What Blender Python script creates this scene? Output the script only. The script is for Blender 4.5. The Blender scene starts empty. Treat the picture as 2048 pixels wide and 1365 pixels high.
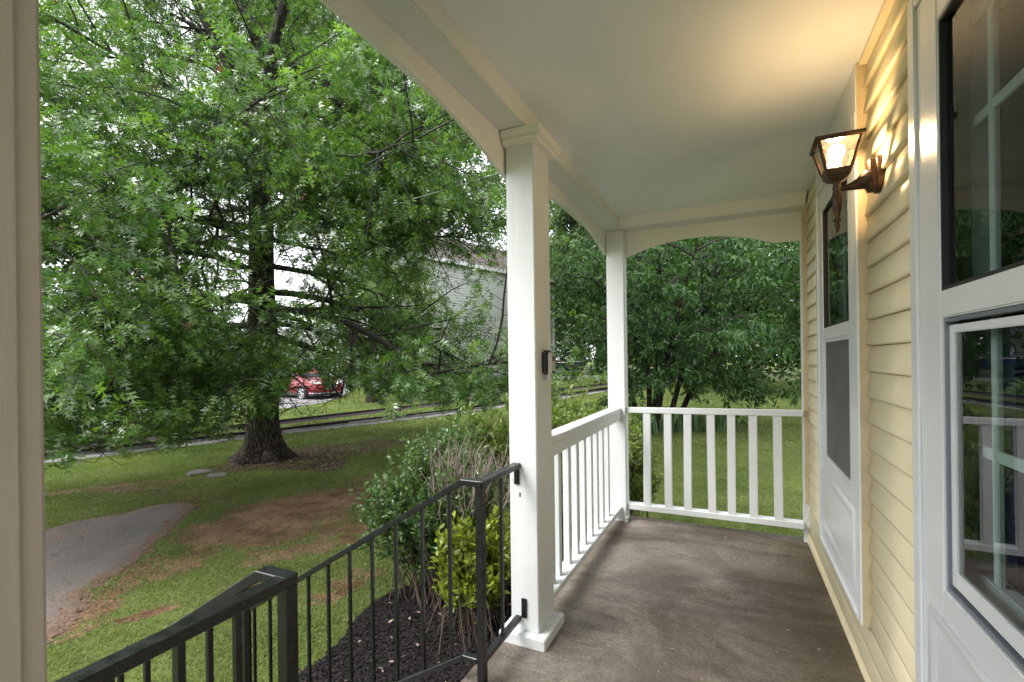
import bpy, bmesh, math, random
import numpy as np
from mathutils import Matrix, Vector

sc = bpy.context.scene
col = sc.collection
rad = math.radians

# ------------------------------------------------------------------ camera
FPX, YAW, ROLL, CX, CY, EYE = 950.0, rad(25.15), 0.01255, 1024.0, 719.6, 1.32   # recovered from the photograph's vanishing points
cam_d = bpy.data.cameras.new('camera')
cam = bpy.data.objects.new('camera', cam_d)
col.objects.link(cam)
cam_d.sensor_width = 36.0
cam_d.lens = FPX / 2048 * 36.0
cam_d.shift_y = (CY - 682.5) / 2048
cam_d.clip_start = 0.05
cam_d.clip_end = 1500
fw = np.array([-math.sin(YAW), math.cos(YAW), 0.0])
rt = np.array([math.cos(YAW), math.sin(YAW), 0.0])
up = np.array([0.0, 0.0, 1.0])
RI = rt * math.cos(ROLL) - up * math.sin(ROLL)
UI = up * math.cos(ROLL) + rt * math.sin(ROLL)
CAM = np.array([0.0, 0.0, EYE])
m = Matrix.Identity(4)
for i in range(3):
    m[i][0], m[i][1], m[i][2] = RI[i], UI[i], -fw[i]
    m[i][3] = CAM[i]
cam.matrix_world = m
sc.camera = cam

def ray(u, v): return fw + RI * (u - CX) / FPX + UI * (CY - v) / FPX
def onx(u, v, x): d = ray(u, v); return CAM + d * (x / d[0])
def ony(u, v, y): d = ray(u, v); return CAM + d * (y / d[1])
def onz(u, v, z): d = ray(u, v); return CAM + d * ((z - EYE) / d[2])
def atd(u, v, dist): return CAM + ray(u, v) * dist
def proj(p):
    q = np.asarray(p) - CAM
    w = q @ fw
    return CX + FPX * (q @ RI) / w, CY - FPX * (q @ UI) / w, w

# ------------------------------------------------------------------ sky, sun, exposure (bright overcast day)
SUN_EL, SUN_AZ = rad(52), rad(228)       # azimuth clockwise from +Y
world = bpy.data.worlds.new('World')
sc.world = world
world.use_nodes = True
nt = world.node_tree
bg = nt.nodes['Background']
sky = nt.nodes.new('ShaderNodeTexSky')
sky.sky_type = 'NISHITA'
sky.sun_disc = False
sky.sun_elevation = SUN_EL
sky.sun_rotation = SUN_AZ
sky.air_density = 1.0
sky.dust_density = 4.0
hs = nt.nodes.new('ShaderNodeHueSaturation')
hs.inputs['Saturation'].default_value = 0.16
hs.inputs['Value'].default_value = 1.0
nt.links.new(sky.outputs[0], hs.inputs['Color'])
mixw = nt.nodes.new('ShaderNodeMix')
mixw.data_type = 'RGBA'
mixw.inputs[0].default_value = 0.6
nt.links.new(hs.outputs[0], mixw.inputs[6])
mixw.inputs[7].default_value = (8.6, 8.8, 9.1, 1)        # even cloud layer
nt.links.new(mixw.outputs[2], bg.inputs['Color'])
bg.inputs['Strength'].default_value = 0.15
sun_d = bpy.data.lights.new('sun', 'SUN')
sun_d.energy = 1.5
sun_d.angle = rad(25)
sun_d.color = (1.0, 0.96, 0.9)
sun = bpy.data.objects.new('sun', sun_d)
col.objects.link(sun)
sdir = Vector((math.sin(SUN_AZ) * math.cos(SUN_EL), math.cos(SUN_AZ) * math.cos(SUN_EL), math.sin(SUN_EL)))
sun.rotation_euler = sdir.to_track_quat('Z', 'Y').to_euler()
sun.location = (-12, -8, 22)
sc.view_settings.view_transform = 'Standard'
sc.view_settings.look = 'None'
sc.view_settings.exposure = 1.4
sc.view_settings.gamma = 1.0
sc.view_settings.use_curve_mapping = False
sc.render.engine = 'CYCLES'
sc.cycles.use_denoising = True
sc.cycles.max_bounces = 10
sc.cycles.diffuse_bounces = 6
sc.cycles.transparent_max_bounces = 16
sc.cycles.caustics_reflective = False
sc.cycles.caustics_refractive = False
sc.cycles.sample_clamp_indirect = 6.0

# ------------------------------------------------------------------ helpers
def link(o, parent=None):
    col.objects.link(o)
    if parent is not None:
        o.parent = parent
        o.matrix_parent_inverse = parent.matrix_world.inverted()
    return o
def tag(o, label, cat, group=None):
    o['label'] = label
    o['category'] = cat
    if group: o['group'] = group
    return o
def thing(name, label, cat, loc=(0, 0, 0), group=None):
    o = bpy.data.objects.new(name, None)
    o.empty_display_size = 0.1
    o.matrix_world = Matrix.Translation(Vector(loc))
    link(o)
    return tag(o, label, cat, group)
def structure(o): o['kind'] = 'structure'; return o
def stuff(o): o['kind'] = 'stuff'; return o

def np_mesh(name, V, F, mats, smooth=False, attr=None):
    """V (n,3); F (k,3|4) or list of such arrays"""
    me = bpy.data.meshes.new(name)
    Fs = F if isinstance(F, list) and isinstance(F[0], np.ndarray) and F[0].ndim == 2 else [F]
    Fs = [np.asarray(f, dtype=np.int32) for f in Fs if len(f)]
    V = np.asarray(V, dtype=np.float32)
    me.vertices.add(len(V))
    me.vertices.foreach_set('co', V.ravel())
    loops = np.concatenate([f.ravel() for f in Fs])
    tot = np.concatenate([np.full(len(f), f.shape[1], np.int32) for f in Fs])
    start = np.concatenate([[0], np.cumsum(tot)[:-1]]).astype(np.int32)
    me.loops.add(len(loops))
    me.loops.foreach_set('vertex_index', loops)
    me.polygons.add(len(tot))
    me.polygons.foreach_set('loop_start', start)
    me.polygons.foreach_set('loop_total', tot)
    if smooth:
        me.polygons.foreach_set('use_smooth', np.ones(len(tot), bool))
    for k, arr in (attr or {}).items():
        a = me.attributes.new(k, 'FLOAT', 'POINT')
        a.data.foreach_set('value', np.asarray(arr, np.float32))
    me.update(calc_edges=True)
    for mt in (mats if isinstance(mats, (list, tuple)) else [mats]):
        me.materials.append(mt)
    return me
def obj(name, me, parent=None):
    return link(bpy.data.objects.new(name, me), parent)

def boxes_mesh(name, bxs, mt, bevel=0.0, rnd=None):
    bm = bmesh.new()
    for b in bxs:
        x0, x1, y0, y1, z0, z1 = b
        bmesh.ops.create_cube(bm, size=1.0, matrix=Matrix.Translation(((x0 + x1) / 2, (y0 + y1) / 2, (z0 + z1) / 2)) @ Matrix.Diagonal((abs(x1 - x0), abs(y1 - y0), abs(z1 - z0), 1)))
    if bevel:
        bmesh.ops.bevel(bm, geom=list(bm.edges), offset=bevel, segments=2, affect='EDGES', clamp_overlap=True)
    me = bpy.data.meshes.new(name)
    bm.to_mesh(me)
    bm.free()
    me.materials.append(mt)
    return me
def box(name, b, mt, parent=None, bevel=0.0):
    return obj(name, boxes_mesh(name, [b], mt, bevel), parent)
def boxes(name, bs, mt, parent=None, bevel=0.0):
    return obj(name, boxes_mesh(name, bs, mt, bevel), parent)

class Tubes:
    def __init__(s): s.V = []; s.F = []; s.n = 0
    def add(s, pts, r, sides=6, cap=True, squash=None):
        pts = np.asarray(pts, float)
        r = np.broadcast_to(np.asarray(r, float), (len(pts),))
        t = np.gradient(pts, axis=0)
        t /= np.linalg.norm(t, axis=1)[:, None] + 1e-9
        ref = np.array([0, 0, 1.0]) if abs(t[0][2]) < 0.9 else np.array([1.0, 0, 0])
        a = np.cross(t, ref); a /= np.linalg.norm(a, axis=1)[:, None] + 1e-9
        b = np.cross(t, a)
        th = np.arange(sides) * 2 * math.pi / sides
        ring = pts[:, None, :] + r[:, None, None] * (np.cos(th)[None, :, None] * a[:, None, :] + np.sin(th)[None, :, None] * b[:, None, :])
        k = len(pts)
        s.V.append(ring.reshape(-1, 3))
        i = np.arange(k - 1)[:, None] * sides
        j = np.arange(sides)[None, :]
        j2 = (j + 1) % sides
        f = np.stack([i + j, i + j2, i + sides + j2, i + sides + j], -1).reshape(-1, 4) + s.n
        s.F.append(f)
        s.n += k * sides
    def mesh(s, name, mt, smooth=True):
        return np_mesh(name, np.concatenate(s.V), np.concatenate(s.F), mt, smooth)
def tube(name, pts, r, mt, parent=None, sides=8):
    t = Tubes(); t.add(pts, r, sides)
    return obj(name, t.mesh(name, mt), parent)
def bar_mesh(name, segs, w, h, mt, bevel=0.002):
    """square bars from a to b (list of (a,b)), w across, h high"""
    bm = bmesh.new()
    for a, b in segs:
        a, b = Vector(a), Vector(b)
        d = b - a
        q = d.to_track_quat('Y', 'Z').to_matrix().to_4x4()
        bmesh.ops.create_cube(bm, size=1.0, matrix=Matrix.Translation((a + b) / 2) @ q @ Matrix.Diagonal((w, d.length, h, 1)))
    if bevel: bmesh.ops.bevel(bm, geom=list(bm.edges), offset=bevel, segments=1, affect='EDGES')
    me = bpy.data.meshes.new(name); bm.to_mesh(me); bm.free(); me.materials.append(mt)
    return me
def lathe(name, prof, mt, parent=None, sides=20, loc=(0, 0, 0), axis='Z', smooth=True):
    th = np.arange(sides) * 2 * math.pi / sides
    P = np.asarray(prof, float)
    V = np.stack([P[:, None, 0] * np.cos(th), P[:, None, 0] * np.sin(th), np.repeat(P[:, 1:2], sides, 1)], -1).reshape(-1, 3)
    if axis == 'Y': V = V[:, [0, 2, 1]]
    if axis == 'X': V = V[:, [2, 0, 1]]
    i = np.arange(len(P) - 1)[:, None] * sides; j = np.arange(sides)[None]; j2 = (j + 1) % sides
    F = np.stack([i + j, i + j2, i + sides + j2, i + sides + j], -1).reshape(-1, 4)
    return obj(name, np_mesh(name, V + np.array(loc), F, mt, smooth), parent)
def prism(name, poly, x0, x1, mt, parent=None, plane='YZ', bevel=0):
    """extrude a polygon; plane YZ -> along x, XZ -> along y, XY -> along z"""
    n = len(poly)
    def put(p, e): return {'YZ': (e, p[0], p[1]), 'XZ': (p[0], e, p[1]), 'XY': (p[0], p[1], e)}[plane]
    bm = bmesh.new()
    a = [bm.verts.new(put(p, x0)) for p in poly]; b = [bm.verts.new(put(p, x1)) for p in poly]
    bm.faces.new(a); bm.faces.new(b[::-1])
    for i in range(n): bm.faces.new((a[i], b[i], b[(i + 1) % n], a[(i + 1) % n]))
    bmesh.ops.recalc_face_normals(bm, faces=bm.faces)
    if bevel: bmesh.ops.bevel(bm, geom=list(bm.edges), offset=bevel, segments=1, affect='EDGES')
    me = bpy.data.meshes.new(name); bm.to_mesh(me); bm.free(); me.materials.append(mt)
    return obj(name, me, parent)

# ------------------------------------------------------------------ materials
class N:
    def __init__(s, name):
        s.m = bpy.data.materials.new(name); s.m.use_nodes = True
        s.t = s.m.node_tree; s.b = s.t.nodes['Principled BSDF']; s.out = s.t.nodes['Material Output']
        s.pos = None
    def n(s, typ, **kw):
        nd = s.t.nodes.new(typ)
        for k, v in kw.items():
            if k in nd.inputs: s.set(nd.inputs[k], v)
            else: setattr(nd, k, v)
        return nd
    def set(s, inp, v):
        if isinstance(v, bpy.types.NodeSocket): s.t.links.new(v, inp)
        else: inp.default_value = v
    def P(s):
        if s.pos is None: s.pos = s.n('ShaderNodeNewGeometry').outputs['Position']
        return s.pos
    def mapped(s, scale):
        return s.n('ShaderNodeMapping', Vector=s.P(), Scale=scale).outputs[0]
    def noise(s, scale, detail=4, rough=0.55, vec=None, dist=0.0):
        return s.n('ShaderNodeTexNoise', Scale=scale, Detail=detail, Roughness=rough, Distortion=dist, Vector=vec or s.P()).outputs[0]
    def voro(s, scale, vec=None, out='Distance', feature='F1'):
        nd = s.n('ShaderNodeTexVoronoi', feature=feature); nd.inputs['Scale'].default_value = scale; s.set(nd.inputs['Vector'], vec or s.P())
        return nd.outputs[out]
    def rng(s, v, a, b, c=0.0, d=1.0):
        return s.n('ShaderNodeMapRange', Value=v, **{'From Min': a, 'From Max': b, 'To Min': c, 'To Max': d}).outputs[0]
    def mix(s, f, a, b, mode='MIX'):
        nd = s.n('ShaderNodeMix', data_type='RGBA', blend_type=mode)
        s.set(nd.inputs[0], f); s.set(nd.inputs[6], a if isinstance(a, bpy.types.NodeSocket) else (*a, 1) if len(a) == 3 else a); s.set(nd.inputs[7], b if isinstance(b, bpy.types.NodeSocket) else (*b, 1) if len(b) == 3 else b)
        return nd.outputs[2]
    def math(s, op, a, b=0.0):
        nd = s.n('ShaderNodeMath', operation=op); s.set(nd.inputs[0], a); s.set(nd.inputs[1], b); return nd.outputs[0]
    def attr(s, name): return s.n('ShaderNodeAttribute', attribute_name=name).outputs['Fac']
    def bump(s, h, strength, dist=0.01):
        nd = s.n('ShaderNodeBump', Height=h, Strength=strength, Distance=dist); s.set(s.b.inputs['Normal'], nd.outputs[0])
    def fin(s, color, rough=0.5, metal=0.0, spec=0.5):
        s.set(s.b.inputs['Base Color'], color if isinstance(color, bpy.types.NodeSocket) else (*color, 1))
        s.set(s.b.inputs['Roughness'], rough); s.set(s.b.inputs['Metallic'], metal); s.set(s.b.inputs['Specular IOR Level'], spec)
        return s.m

def simple(name, c, rough=0.5, var=0.12, scale=6, bump=0.0, bscale=60, metal=0.0, spec=0.5):
    k = N(name)
    f = k.rng(k.noise(scale, 5, 0.6), 0.3, 0.7)
    lo = tuple(x * (1 - var) for x in c); hi = tuple(min(1, x * (1 + var)) for x in c)
    if bump: k.bump(k.noise(bscale, 4), bump)
    return k.fin(k.mix(f, lo, hi), rough, metal, spec)

def white_paint(name, c, rough=0.42, grain=(40, 40, 3), chips=True):
    k = N(name)
    f = k.rng(k.noise(3, 5, 0.6), 0.3, 0.7)
    base = k.mix(f, tuple(x * 0.93 for x in c), c)
    if chips:
        dirt = k.rng(k.noise(11, 8, 0.7), 0.66, 0.74)
        base = k.mix(k.math('MULTIPLY', dirt, 0.35), base, (0.36, 0.31, 0.24))
        spot = k.rng(k.voro(26), 0.035, 0.02)
        keep = k.rng(k.noise(4.0, 2), 0.58, 0.62)
        base = k.mix(k.math('MULTIPLY', k.math('MULTIPLY', spot, keep), 0.7), base, (0.16, 0.12, 0.08))
    h = k.math('ADD', k.math('MULTIPLY', k.noise(1, 5, 0.6, k.mapped(grain)), 0.8), k.math('MULTIPLY', k.noise(160, 3), 0.25))
    k.bump(h, 0.55, 0.005)
    return k.fin(base, rough)

MAT = {}
MAT['white'] = white_paint('white_paint', (0.672, 0.70, 0.712))
MAT['arch_white'] = white_paint('cream_white_paint', (0.785, 0.785, 0.77), 0.5, (4, 4, 30))
MAT['alu'] = white_paint('white_door_enamel', (0.74, 0.755, 0.78), 0.28, (8, 8, 8), False)
MAT['vinyl'] = simple('cream_vinyl', (0.78, 0.69, 0.475), 0.42, 0.05, 4, 0.08, 90)
MAT['black'] = None
k = N('black_railing_paint')
wear = k.rng(k.noise(55, 6, 0.75), 0.62, 0.72)
k.bump(k.noise(220, 4), 0.25, 0.002)
MAT['black'] = k.fin(k.mix(k.math('MULTIPLY', wear, 0.35), (0.006, 0.0065, 0.008), (0.07, 0.06, 0.05)), k.rng(k.noise(30, 4), 0.3, 0.7, 0.18, 0.42))
k = N('porch_ceiling_paint')
f = k.rng(k.noise(1.3, 5, 0.6), 0.3, 0.7)
scuff = k.rng(k.noise(1, 6, 0.7, k.mapped((2.5, 40, 1))), 0.66, 0.74)
base = k.mix(f, (0.725, 0.755, 0.785), (0.795, 0.825, 0.855))
base = k.mix(k.math('MULTIPLY', scuff, 0.10), base, (0.85, 0.85, 0.84))
fly = k.rng(k.voro(7), 0.012, 0.006)
base = k.mix(k.math('MULTIPLY', fly, 0.8), base, (0.12, 0.10, 0.08))
k.bump(k.math('ADD', k.noise(2.2, 3), k.math('MULTIPLY', k.noise(1, 5, 0.65, k.mapped((14, 120, 1))), 0.12)), 0.25, 0.02)
MAT['ceiling'] = k.fin(base, k.rng(k.noise(5, 4), 0.3, 0.7, 0.34, 0.5))
k = N('porch_concrete')
big = k.rng(k.noise(1.25, 7, 0.66, None, 0.9), 0.42, 0.60)
mid = k.rng(k.noise(5.5, 7, 0.65), 0.3, 0.72)
c = k.mix(big, (0.105, 0.083, 0.064), (0.255, 0.228, 0.196))
c = k.mix(k.math('MULTIPLY', mid, 0.45), c, (0.15, 0.128, 0.108))
st_ = k.rng(k.noise(1, 6, 0.7, k.mapped((0.9, 2.6, 1)), 1.2), 0.52, 0.60)
c = k.mix(k.math('MULTIPLY', st_, 0.55), c, (0.075, 0.058, 0.044))
moss = k.rng(k.noise(2.4, 5, 0.6), 0.60, 0.72)
c = k.mix(k.math('MULTIPLY', moss, 0.35), c, (0.085, 0.075, 0.035))
grit = k.rng(k.noise(75, 5, 0.8), 0.36, 0.64)
c = k.mix(0.5, c, k.mix(grit, (0.30, 0.29, 0.28), (1.75, 1.72, 1.68)), 'MULTIPLY')
pit = k.math('MULTIPLY', k.rng(k.voro(34), 0.20, 0.10), k.rng(k.noise(13, 3), 0.5, 0.6))
c = k.mix(k.math('MULTIPLY', pit, 0.65), c, (0.03, 0.025, 0.02))
fleck = k.math('MULTIPLY', k.rng(k.voro(40), 0.16, 0.10), k.rng(k.noise(31, 2), 0.56, 0.6))
c = k.mix(k.math('MULTIPLY', fleck, 0.8), c, (0.42, 0.39, 0.34))
k.bump(k.math('ADD', k.noise(170, 4, 0.7), k.math('MULTIPLY', k.noise(7, 5), 0.9)), 0.5, 0.006)
MAT['floor'] = k.fin(c, k.rng(k.noise(1.6, 5), 0.35, 0.65, 0.42, 0.8))
k = N('asphalt')
c = k.mix(k.rng(k.noise(1.1, 6, 0.6), 0.32, 0.68), (0.072, 0.062, 0.060), (0.135, 0.116, 0.105))
c = k.mix(k.math('MULTIPLY', k.rng(k.noise(1.4, 6, 0.7), 0.5, 0.62), 0.6), c, (0.16, 0.098, 0.066))
c = k.mix(0.6, c, k.mix(k.rng(k.noise(38, 5, 0.8), 0.35, 0.65), (0.35, 0.35, 0.35), (1.5, 1.5, 1.5)), 'MULTIPLY')
crack = k.rng(k.voro(1.7, k.mix(0.12, k.P(), k.n('ShaderNodeTexNoise', Scale=4.0).outputs[1]), 'Distance', 'DISTANCE_TO_EDGE'), 0.006, 0.002)
crack = k.math('MULTIPLY', crack, k.rng(k.noise(0.8, 3), 0.5, 0.6))
c = k.mix(k.math('MULTIPLY', crack, 0.6), c, (0.04, 0.035, 0.03))
silt = k.rng(k.math('ADD', k.attr('edge'), k.math('MULTIPLY', k.math('SUBTRACT', k.noise(4.5, 6, 0.75), 0.5), 1.9)), 0.52, 0.74)
sd_ = k.mix(k.rng(k.noise(34, 5, 0.8), 0.40, 0.60), (0.07, 0.042, 0.028), (0.19, 0.115, 0.074))
c = k.mix(silt, c, sd_)
k.bump(k.noise(60, 5, 0.75), 0.8, 0.014)
MAT['asphalt'] = k.fin(c, 0.8)
MAT['road'] = simple('pale_road', (0.19, 0.185, 0.19), 0.8, 0.15, 1.5, 0.3, 60)
MAT['gutter'] = simple('gutter_concrete', (0.36, 0.34, 0.33), 0.7, 0.28, 2.5, 0.4, 60)
MAT['kerb'] = simple('dark_kerb', (0.05, 0.042, 0.042), 0.95, 0.45, 3.5, 0.6, 40, 0, 0.08)
MAT['stone'] = simple('flat_stone', (0.13, 0.115, 0.105), 0.85, 0.35, 9, 0.5, 50)
MAT['step'] = simple('step_concrete', (0.2, 0.18, 0.16), 0.8, 0.2, 4, 0.4, 80)
k = N('lawn_ground')
dirt = k.attr('dirt'); lit = k.attr('litter')
g = k.mix(k.rng(k.noise(1.3, 6, 0.62), 0.3, 0.7), (0.072, 0.102, 0.027), (0.145, 0.18, 0.048))
g = k.mix(0.75, g, k.mix(k.rng(k.noise(28, 5, 0.72), 0.32, 0.68), (0.38, 0.36, 0.3), (1.55, 1.55, 1.5)), 'MULTIPLY')
d = k.mix(k.rng(k.noise(3.2, 7, 0.72), 0.36, 0.64), (0.115, 0.055, 0.032), (0.30, 0.185, 0.12))
d = k.mix(0.6, d, k.mix(k.rng(k.noise(34, 5, 0.8), 0.40, 0.60), (0.42, 0.42, 0.42), (1.5, 1.45, 1.4)), 'MULTIPLY')
li = k.mix(k.rng(k.noise(22, 5, 0.75), 0.35, 0.65), (0.022, 0.014, 0.010), (0.15, 0.095, 0.065))
fd = k.rng(k.math('ADD', dirt, k.math('MULTIPLY', k.math('SUBTRACT', k.noise(7, 7, 0.78), 0.5), 2.0)), 0.40, 0.58)
fl = k.rng(k.math('ADD', lit, k.math('MULTIPLY', k.math('SUBTRACT', k.noise(5, 5, 0.7), 0.5), 0.9)), 0.38, 0.56)
c = k.mix(fl, k.mix(fd, g, d), li)
k.bump(k.math('ADD', k.noise(35, 6, 0.75), k.math('MULTIPLY', k.noise(5, 4), 1.0)), 0.9, 0.04)
MAT['ground'] = k.fin(c, 0.9, 0, 0.2)
k = N('black_mulch')
k.bump(k.noise(70, 6, 0.8), 1.0, 0.03)
MAT['mulch'] = k.fin(k.mix(k.rng(k.noise(45, 5, 0.75), 0.35, 0.7), (0.005, 0.0045, 0.005), (0.035, 0.028, 0.027)), 0.85)
MAT['chip'] = simple('mulch_chip', (0.017, 0.014, 0.014), 0.9, 0.6, 30, 0, 60, 0, 0.2)

def leafmat(name, dark, light, rough=0.42, trans=0.35, spec=0.5, odd=None, tcol=1.6):
    k = N(name)
    t = k.attr('tint')
    c = k.mix(t, dark, light)
    if odd: c = k.mix(k.rng(t, 0.985, 0.99), c, odd)
    k.fin(c, rough, 0, spec)
    tr = k.n('ShaderNodeBsdfTranslucent')
    k.set(tr.inputs['Color'], k.mix(1.0, c, (tcol * 1.0, tcol * 1.1, tcol * 0.5), 'MULTIPLY'))
    mx = k.n('ShaderNodeMixShader'); mx.inputs[0].default_value = trans
    k.t.links.new(k.b.outputs[0], mx.inputs[1]); k.t.links.new(tr.outputs[0], mx.inputs[2]); k.t.links.new(mx.outputs[0], k.out.inputs[0])
    return k.m
MAT['oakleaf'] = leafmat('oak_leaf', (0.034, 0.094, 0.020), (0.170, 0.290, 0.058), 0.30, 0.36, 0.85, (0.15, 0.055, 0.025))
MAT['pleaf'] = leafmat('lance_leaf', (0.022, 0.066, 0.020), (0.075, 0.165, 0.036), 0.42, 0.32)
MAT['farleaf'] = leafmat('far_leaf', (0.030, 0.070, 0.020), (0.095, 0.165, 0.040), 0.5, 0.3)
MAT['paleleaf'] = leafmat('pale_leaf', (0.075, 0.14, 0.03), (0.17, 0.25, 0.06), 0.5, 0.35)
MAT['privet'] = leafmat('privet_leaf', (0.032, 0.085, 0.024), (0.13, 0.22, 0.07), 0.3, 0.28, 0.7)
MAT['hedge'] = leafmat('hedge_leaf', (0.06, 0.115, 0.022), (0.24, 0.31, 0.075), 0.35, 0.3, 0.6)
MAT['yellow'] = leafmat('yellow_green_leaf', (0.085, 0.145, 0.014), (0.30, 0.34, 0.045), 0.35, 0.32, 0.5)
MAT['iris'] = leafmat('iris_leaf', (0.05, 0.11, 0.05), (0.12, 0.2, 0.09), 0.4, 0.25)
MAT['grass'] = leafmat('grass_blade', (0.072, 0.112, 0.028), (0.235, 0.285, 0.095), 0.5, 0.35, 0.4, (0.3, 0.24, 0.13))
MAT['litterleaf'] = leafmat('fallen_leaf', (0.05, 0.028, 0.016), (0.32, 0.25, 0.19), 0.7, 0.15)
k = N('oak_bark')
v = k.mapped((20, 20, 4.2))
rg = k.voro(1.6, k.mix(0.35, v, k.n('ShaderNodeTexNoise', Scale=3.0, Vector=v).outputs[1]), 'Distance', 'DISTANCE_TO_EDGE')
h = k.math('ADD', k.rng(rg, 0.0, 0.25), k.math('MULTIPLY', k.noise(26, 6, 0.7), 0.5))
k.bump(h, 1.0, 0.05)
c = k.mix(k.rng(h, 0.3, 1.2), (0.012, 0.010, 0.009), (0.085, 0.066, 0.050))
c = k.mix(k.math('MULTIPLY', k.rng(k.noise(2.0, 5), 0.52, 0.66), 0.45), c, (0.075, 0.085, 0.045))
MAT['bark'] = k.fin(c, 0.9, 0, 0.2)
MAT['twig'] = simple('dark_twig', (0.026, 0.021, 0.018), 0.9, 0.4, 20, 0.3, 60)
MAT['drystem'] = simple('dry_stem', (0.30, 0.25, 0.215), 0.85, 0.35, 30, 0.2, 60)
MAT['brownstem'] = simple('brown_stem', (0.075, 0.052, 0.038), 0.85, 0.4, 30, 0.2, 60)

def glass(name, tint=(1, 1, 1), refl=1.0, seeded=False):
    k = N(name)
    tr = k.n('ShaderNodeBsdfTransparent', Color=(*tint, 1))
    gl = k.n('ShaderNodeBsdfGlossy', Color=(1, 1, 1, 1), Roughness=0.0)
    fr = k.n('ShaderNodeFresnel', IOR=1.5)
    f = k.math('MULTIPLY', fr.outputs[0], refl)
    if seeded:
        bp = k.n('ShaderNodeBump', Height=k.noise(140, 3), Strength=0.5, Distance=0.004)
        k.set(gl.inputs['Normal'], bp.outputs[0])
        df = k.n('ShaderNodeBsdfTranslucent', Color=(0.9, 0.85, 0.75, 1))
        m1 = k.n('ShaderNodeMixShader'); k.set(m1.inputs[0], k.math('MULTIPLY', k.rng(k.noise(220, 3, 0.7), 0.45, 0.62), 0.045))
        k.t.links.new(tr.outputs[0], m1.inputs[1]); k.t.links.new(df.outputs[0], m1.inputs[2])
        base = m1.outputs[0]
    else: base = tr.outputs[0]
    mx = k.n('ShaderNodeMixShader'); k.set(mx.inputs[0], f)
    k.t.links.new(base, mx.inputs[1]); k.t.links.new(gl.outputs[0], mx.inputs[2]); k.t.links.new(mx.outputs[0], k.out.inputs[0])
    return k.m
MAT['glass'] = glass('door_glass', (0.82, 0.96, 0.92), 1.0)
MAT['seeded'] = glass('seeded_glass', (0.97, 0.95, 0.90), 1.0, True)
MAT['bronze'] = simple('bronze_paint', (0.060, 0.030, 0.016), 0.38, 0.4, 30, 0.15, 120, 0.35)
k = N('lit_bulb')
k.fin((0.9, 0.85, 0.7), 0.4); k.b.inputs['Emission Color'].default_value = (1.0, 0.68, 0.36, 1); k.b.inputs['Emission Strength'].default_value = 120.0
MAT['bulb'] = k.m
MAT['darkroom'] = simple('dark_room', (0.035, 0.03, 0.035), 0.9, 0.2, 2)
MAT['curtain'] = simple('navy_curtain', (0.03, 0.035, 0.10), 0.9, 0.3, 8)
k = N('door_screen')
k.bump(k.noise(400, 2), 0.3, 0.002)
MAT['screen'] = k.fin(k.mix(k.rng(k.noise(5, 4), 0.3, 0.7), (0.07, 0.07, 0.078), (0.11, 0.11, 0.115)), 0.55)
MAT['gasket'] = simple('black_gasket', (0.012, 0.012, 0.015), 0.6, 0.2)
MAT['channel'] = simple('metal_channel', (0.20, 0.22, 0.26), 0.35, 0.1, 8, 0, 60, 0.3)
MAT['lockbox'] = simple('black_plastic', (0.010, 0.009, 0.009), 0.35, 0.2, 60, 0.2, 200)
MAT['lockgrey'] = simple('grey_plastic', (0.50, 0.49, 0.47), 0.4, 0.1, 60)
MAT['print'] = simple('dark_print', (0.03, 0.03, 0.03), 0.6, 0.1)

# ------------------------------------------------------------------ terrain
rng = np.random.default_rng(11)
G0 = -0.60
WA, WB = np.array([-12.45, 5.25]), np.array([-7.08, 21.55])        # gutter centre line, parallel to the street
WD = (WB - WA) / np.linalg.norm(WB - WA)
WN = np.array([-WD[1], WD[0]])                                       # away from the house
def vnoise(x, y, s, seed=0):
    x = np.asarray(x, float) * s + seed * 17.3; y = np.asarray(y, float) * s + seed * 9.1
    xi, yi = np.floor(x).astype(np.int64), np.floor(y).astype(np.int64)
    fx, fy = x - xi, y - yi
    fx, fy = fx * fx * (3 - 2 * fx), fy * fy * (3 - 2 * fy)
    def hsh(a, b):
        h = (a * 374761393 + b * 668265263 + seed * 69069) & 0xffffffff
        h = ((h ^ (h >> 13)) * 1274126177) & 0xffffffff
        return ((h ^ (h >> 16)) & 0xffff) / 65535.0
    return (hsh(xi, yi) * (1 - fx) + hsh(xi + 1, yi) * fx) * (1 - fy) + (hsh(xi, yi + 1) * (1 - fx) + hsh(xi + 1, yi + 1) * fx) * fy
def fbm(x, y, s, seed=0, o=4): return sum(vnoise(x, y, s * 2 ** i, seed + i) * 0.5 ** i for i in range(o)) / sum(0.5 ** i for i in range(o))
def sst(a, b, x): t = np.clip((np.asarray(x, float) - a) / (b - a), 0, 1); return t * t * (3 - 2 * t)
def wdist(x, y): return (np.asarray(x) - WA[0]) * WN[0] + (np.asarray(y) - WA[1]) * WN[1]
def gz(x, y):
    x = np.asarray(x, float); y = np.asarray(y, float)
    s = wdist(x, y)
    z = G0 + 0.026 * np.clip(y - 15, 0, 45) + 0.10 * sst(0.27, 0.36, s) - 0.07 * sst(1.0, 6.0, s)
    near = np.exp(-((x + 8.2) ** 2 + (y - 6.2) ** 2) / 2.2)
    return z + 0.07 * near + (fbm(x, y, 0.7, 3) - 0.5) * 0.07 * sst(1.2, 3, np.abs(x + 1) + np.abs(s - 0) * 0 + 1) * (1 - np.exp(-(s / 0.8) ** 2))
OAK = np.array([-8.27, 6.24])
def seg(p, a, b):
    a, b = np.asarray(a)[:2], np.asarray(b)[:2]
    d = b - a; t = np.clip(((p - a) @ d) / (d @ d + 1e-9), 0, 1)
    return np.linalg.norm(p - (a + t[:, None] * d), axis=1)
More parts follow.
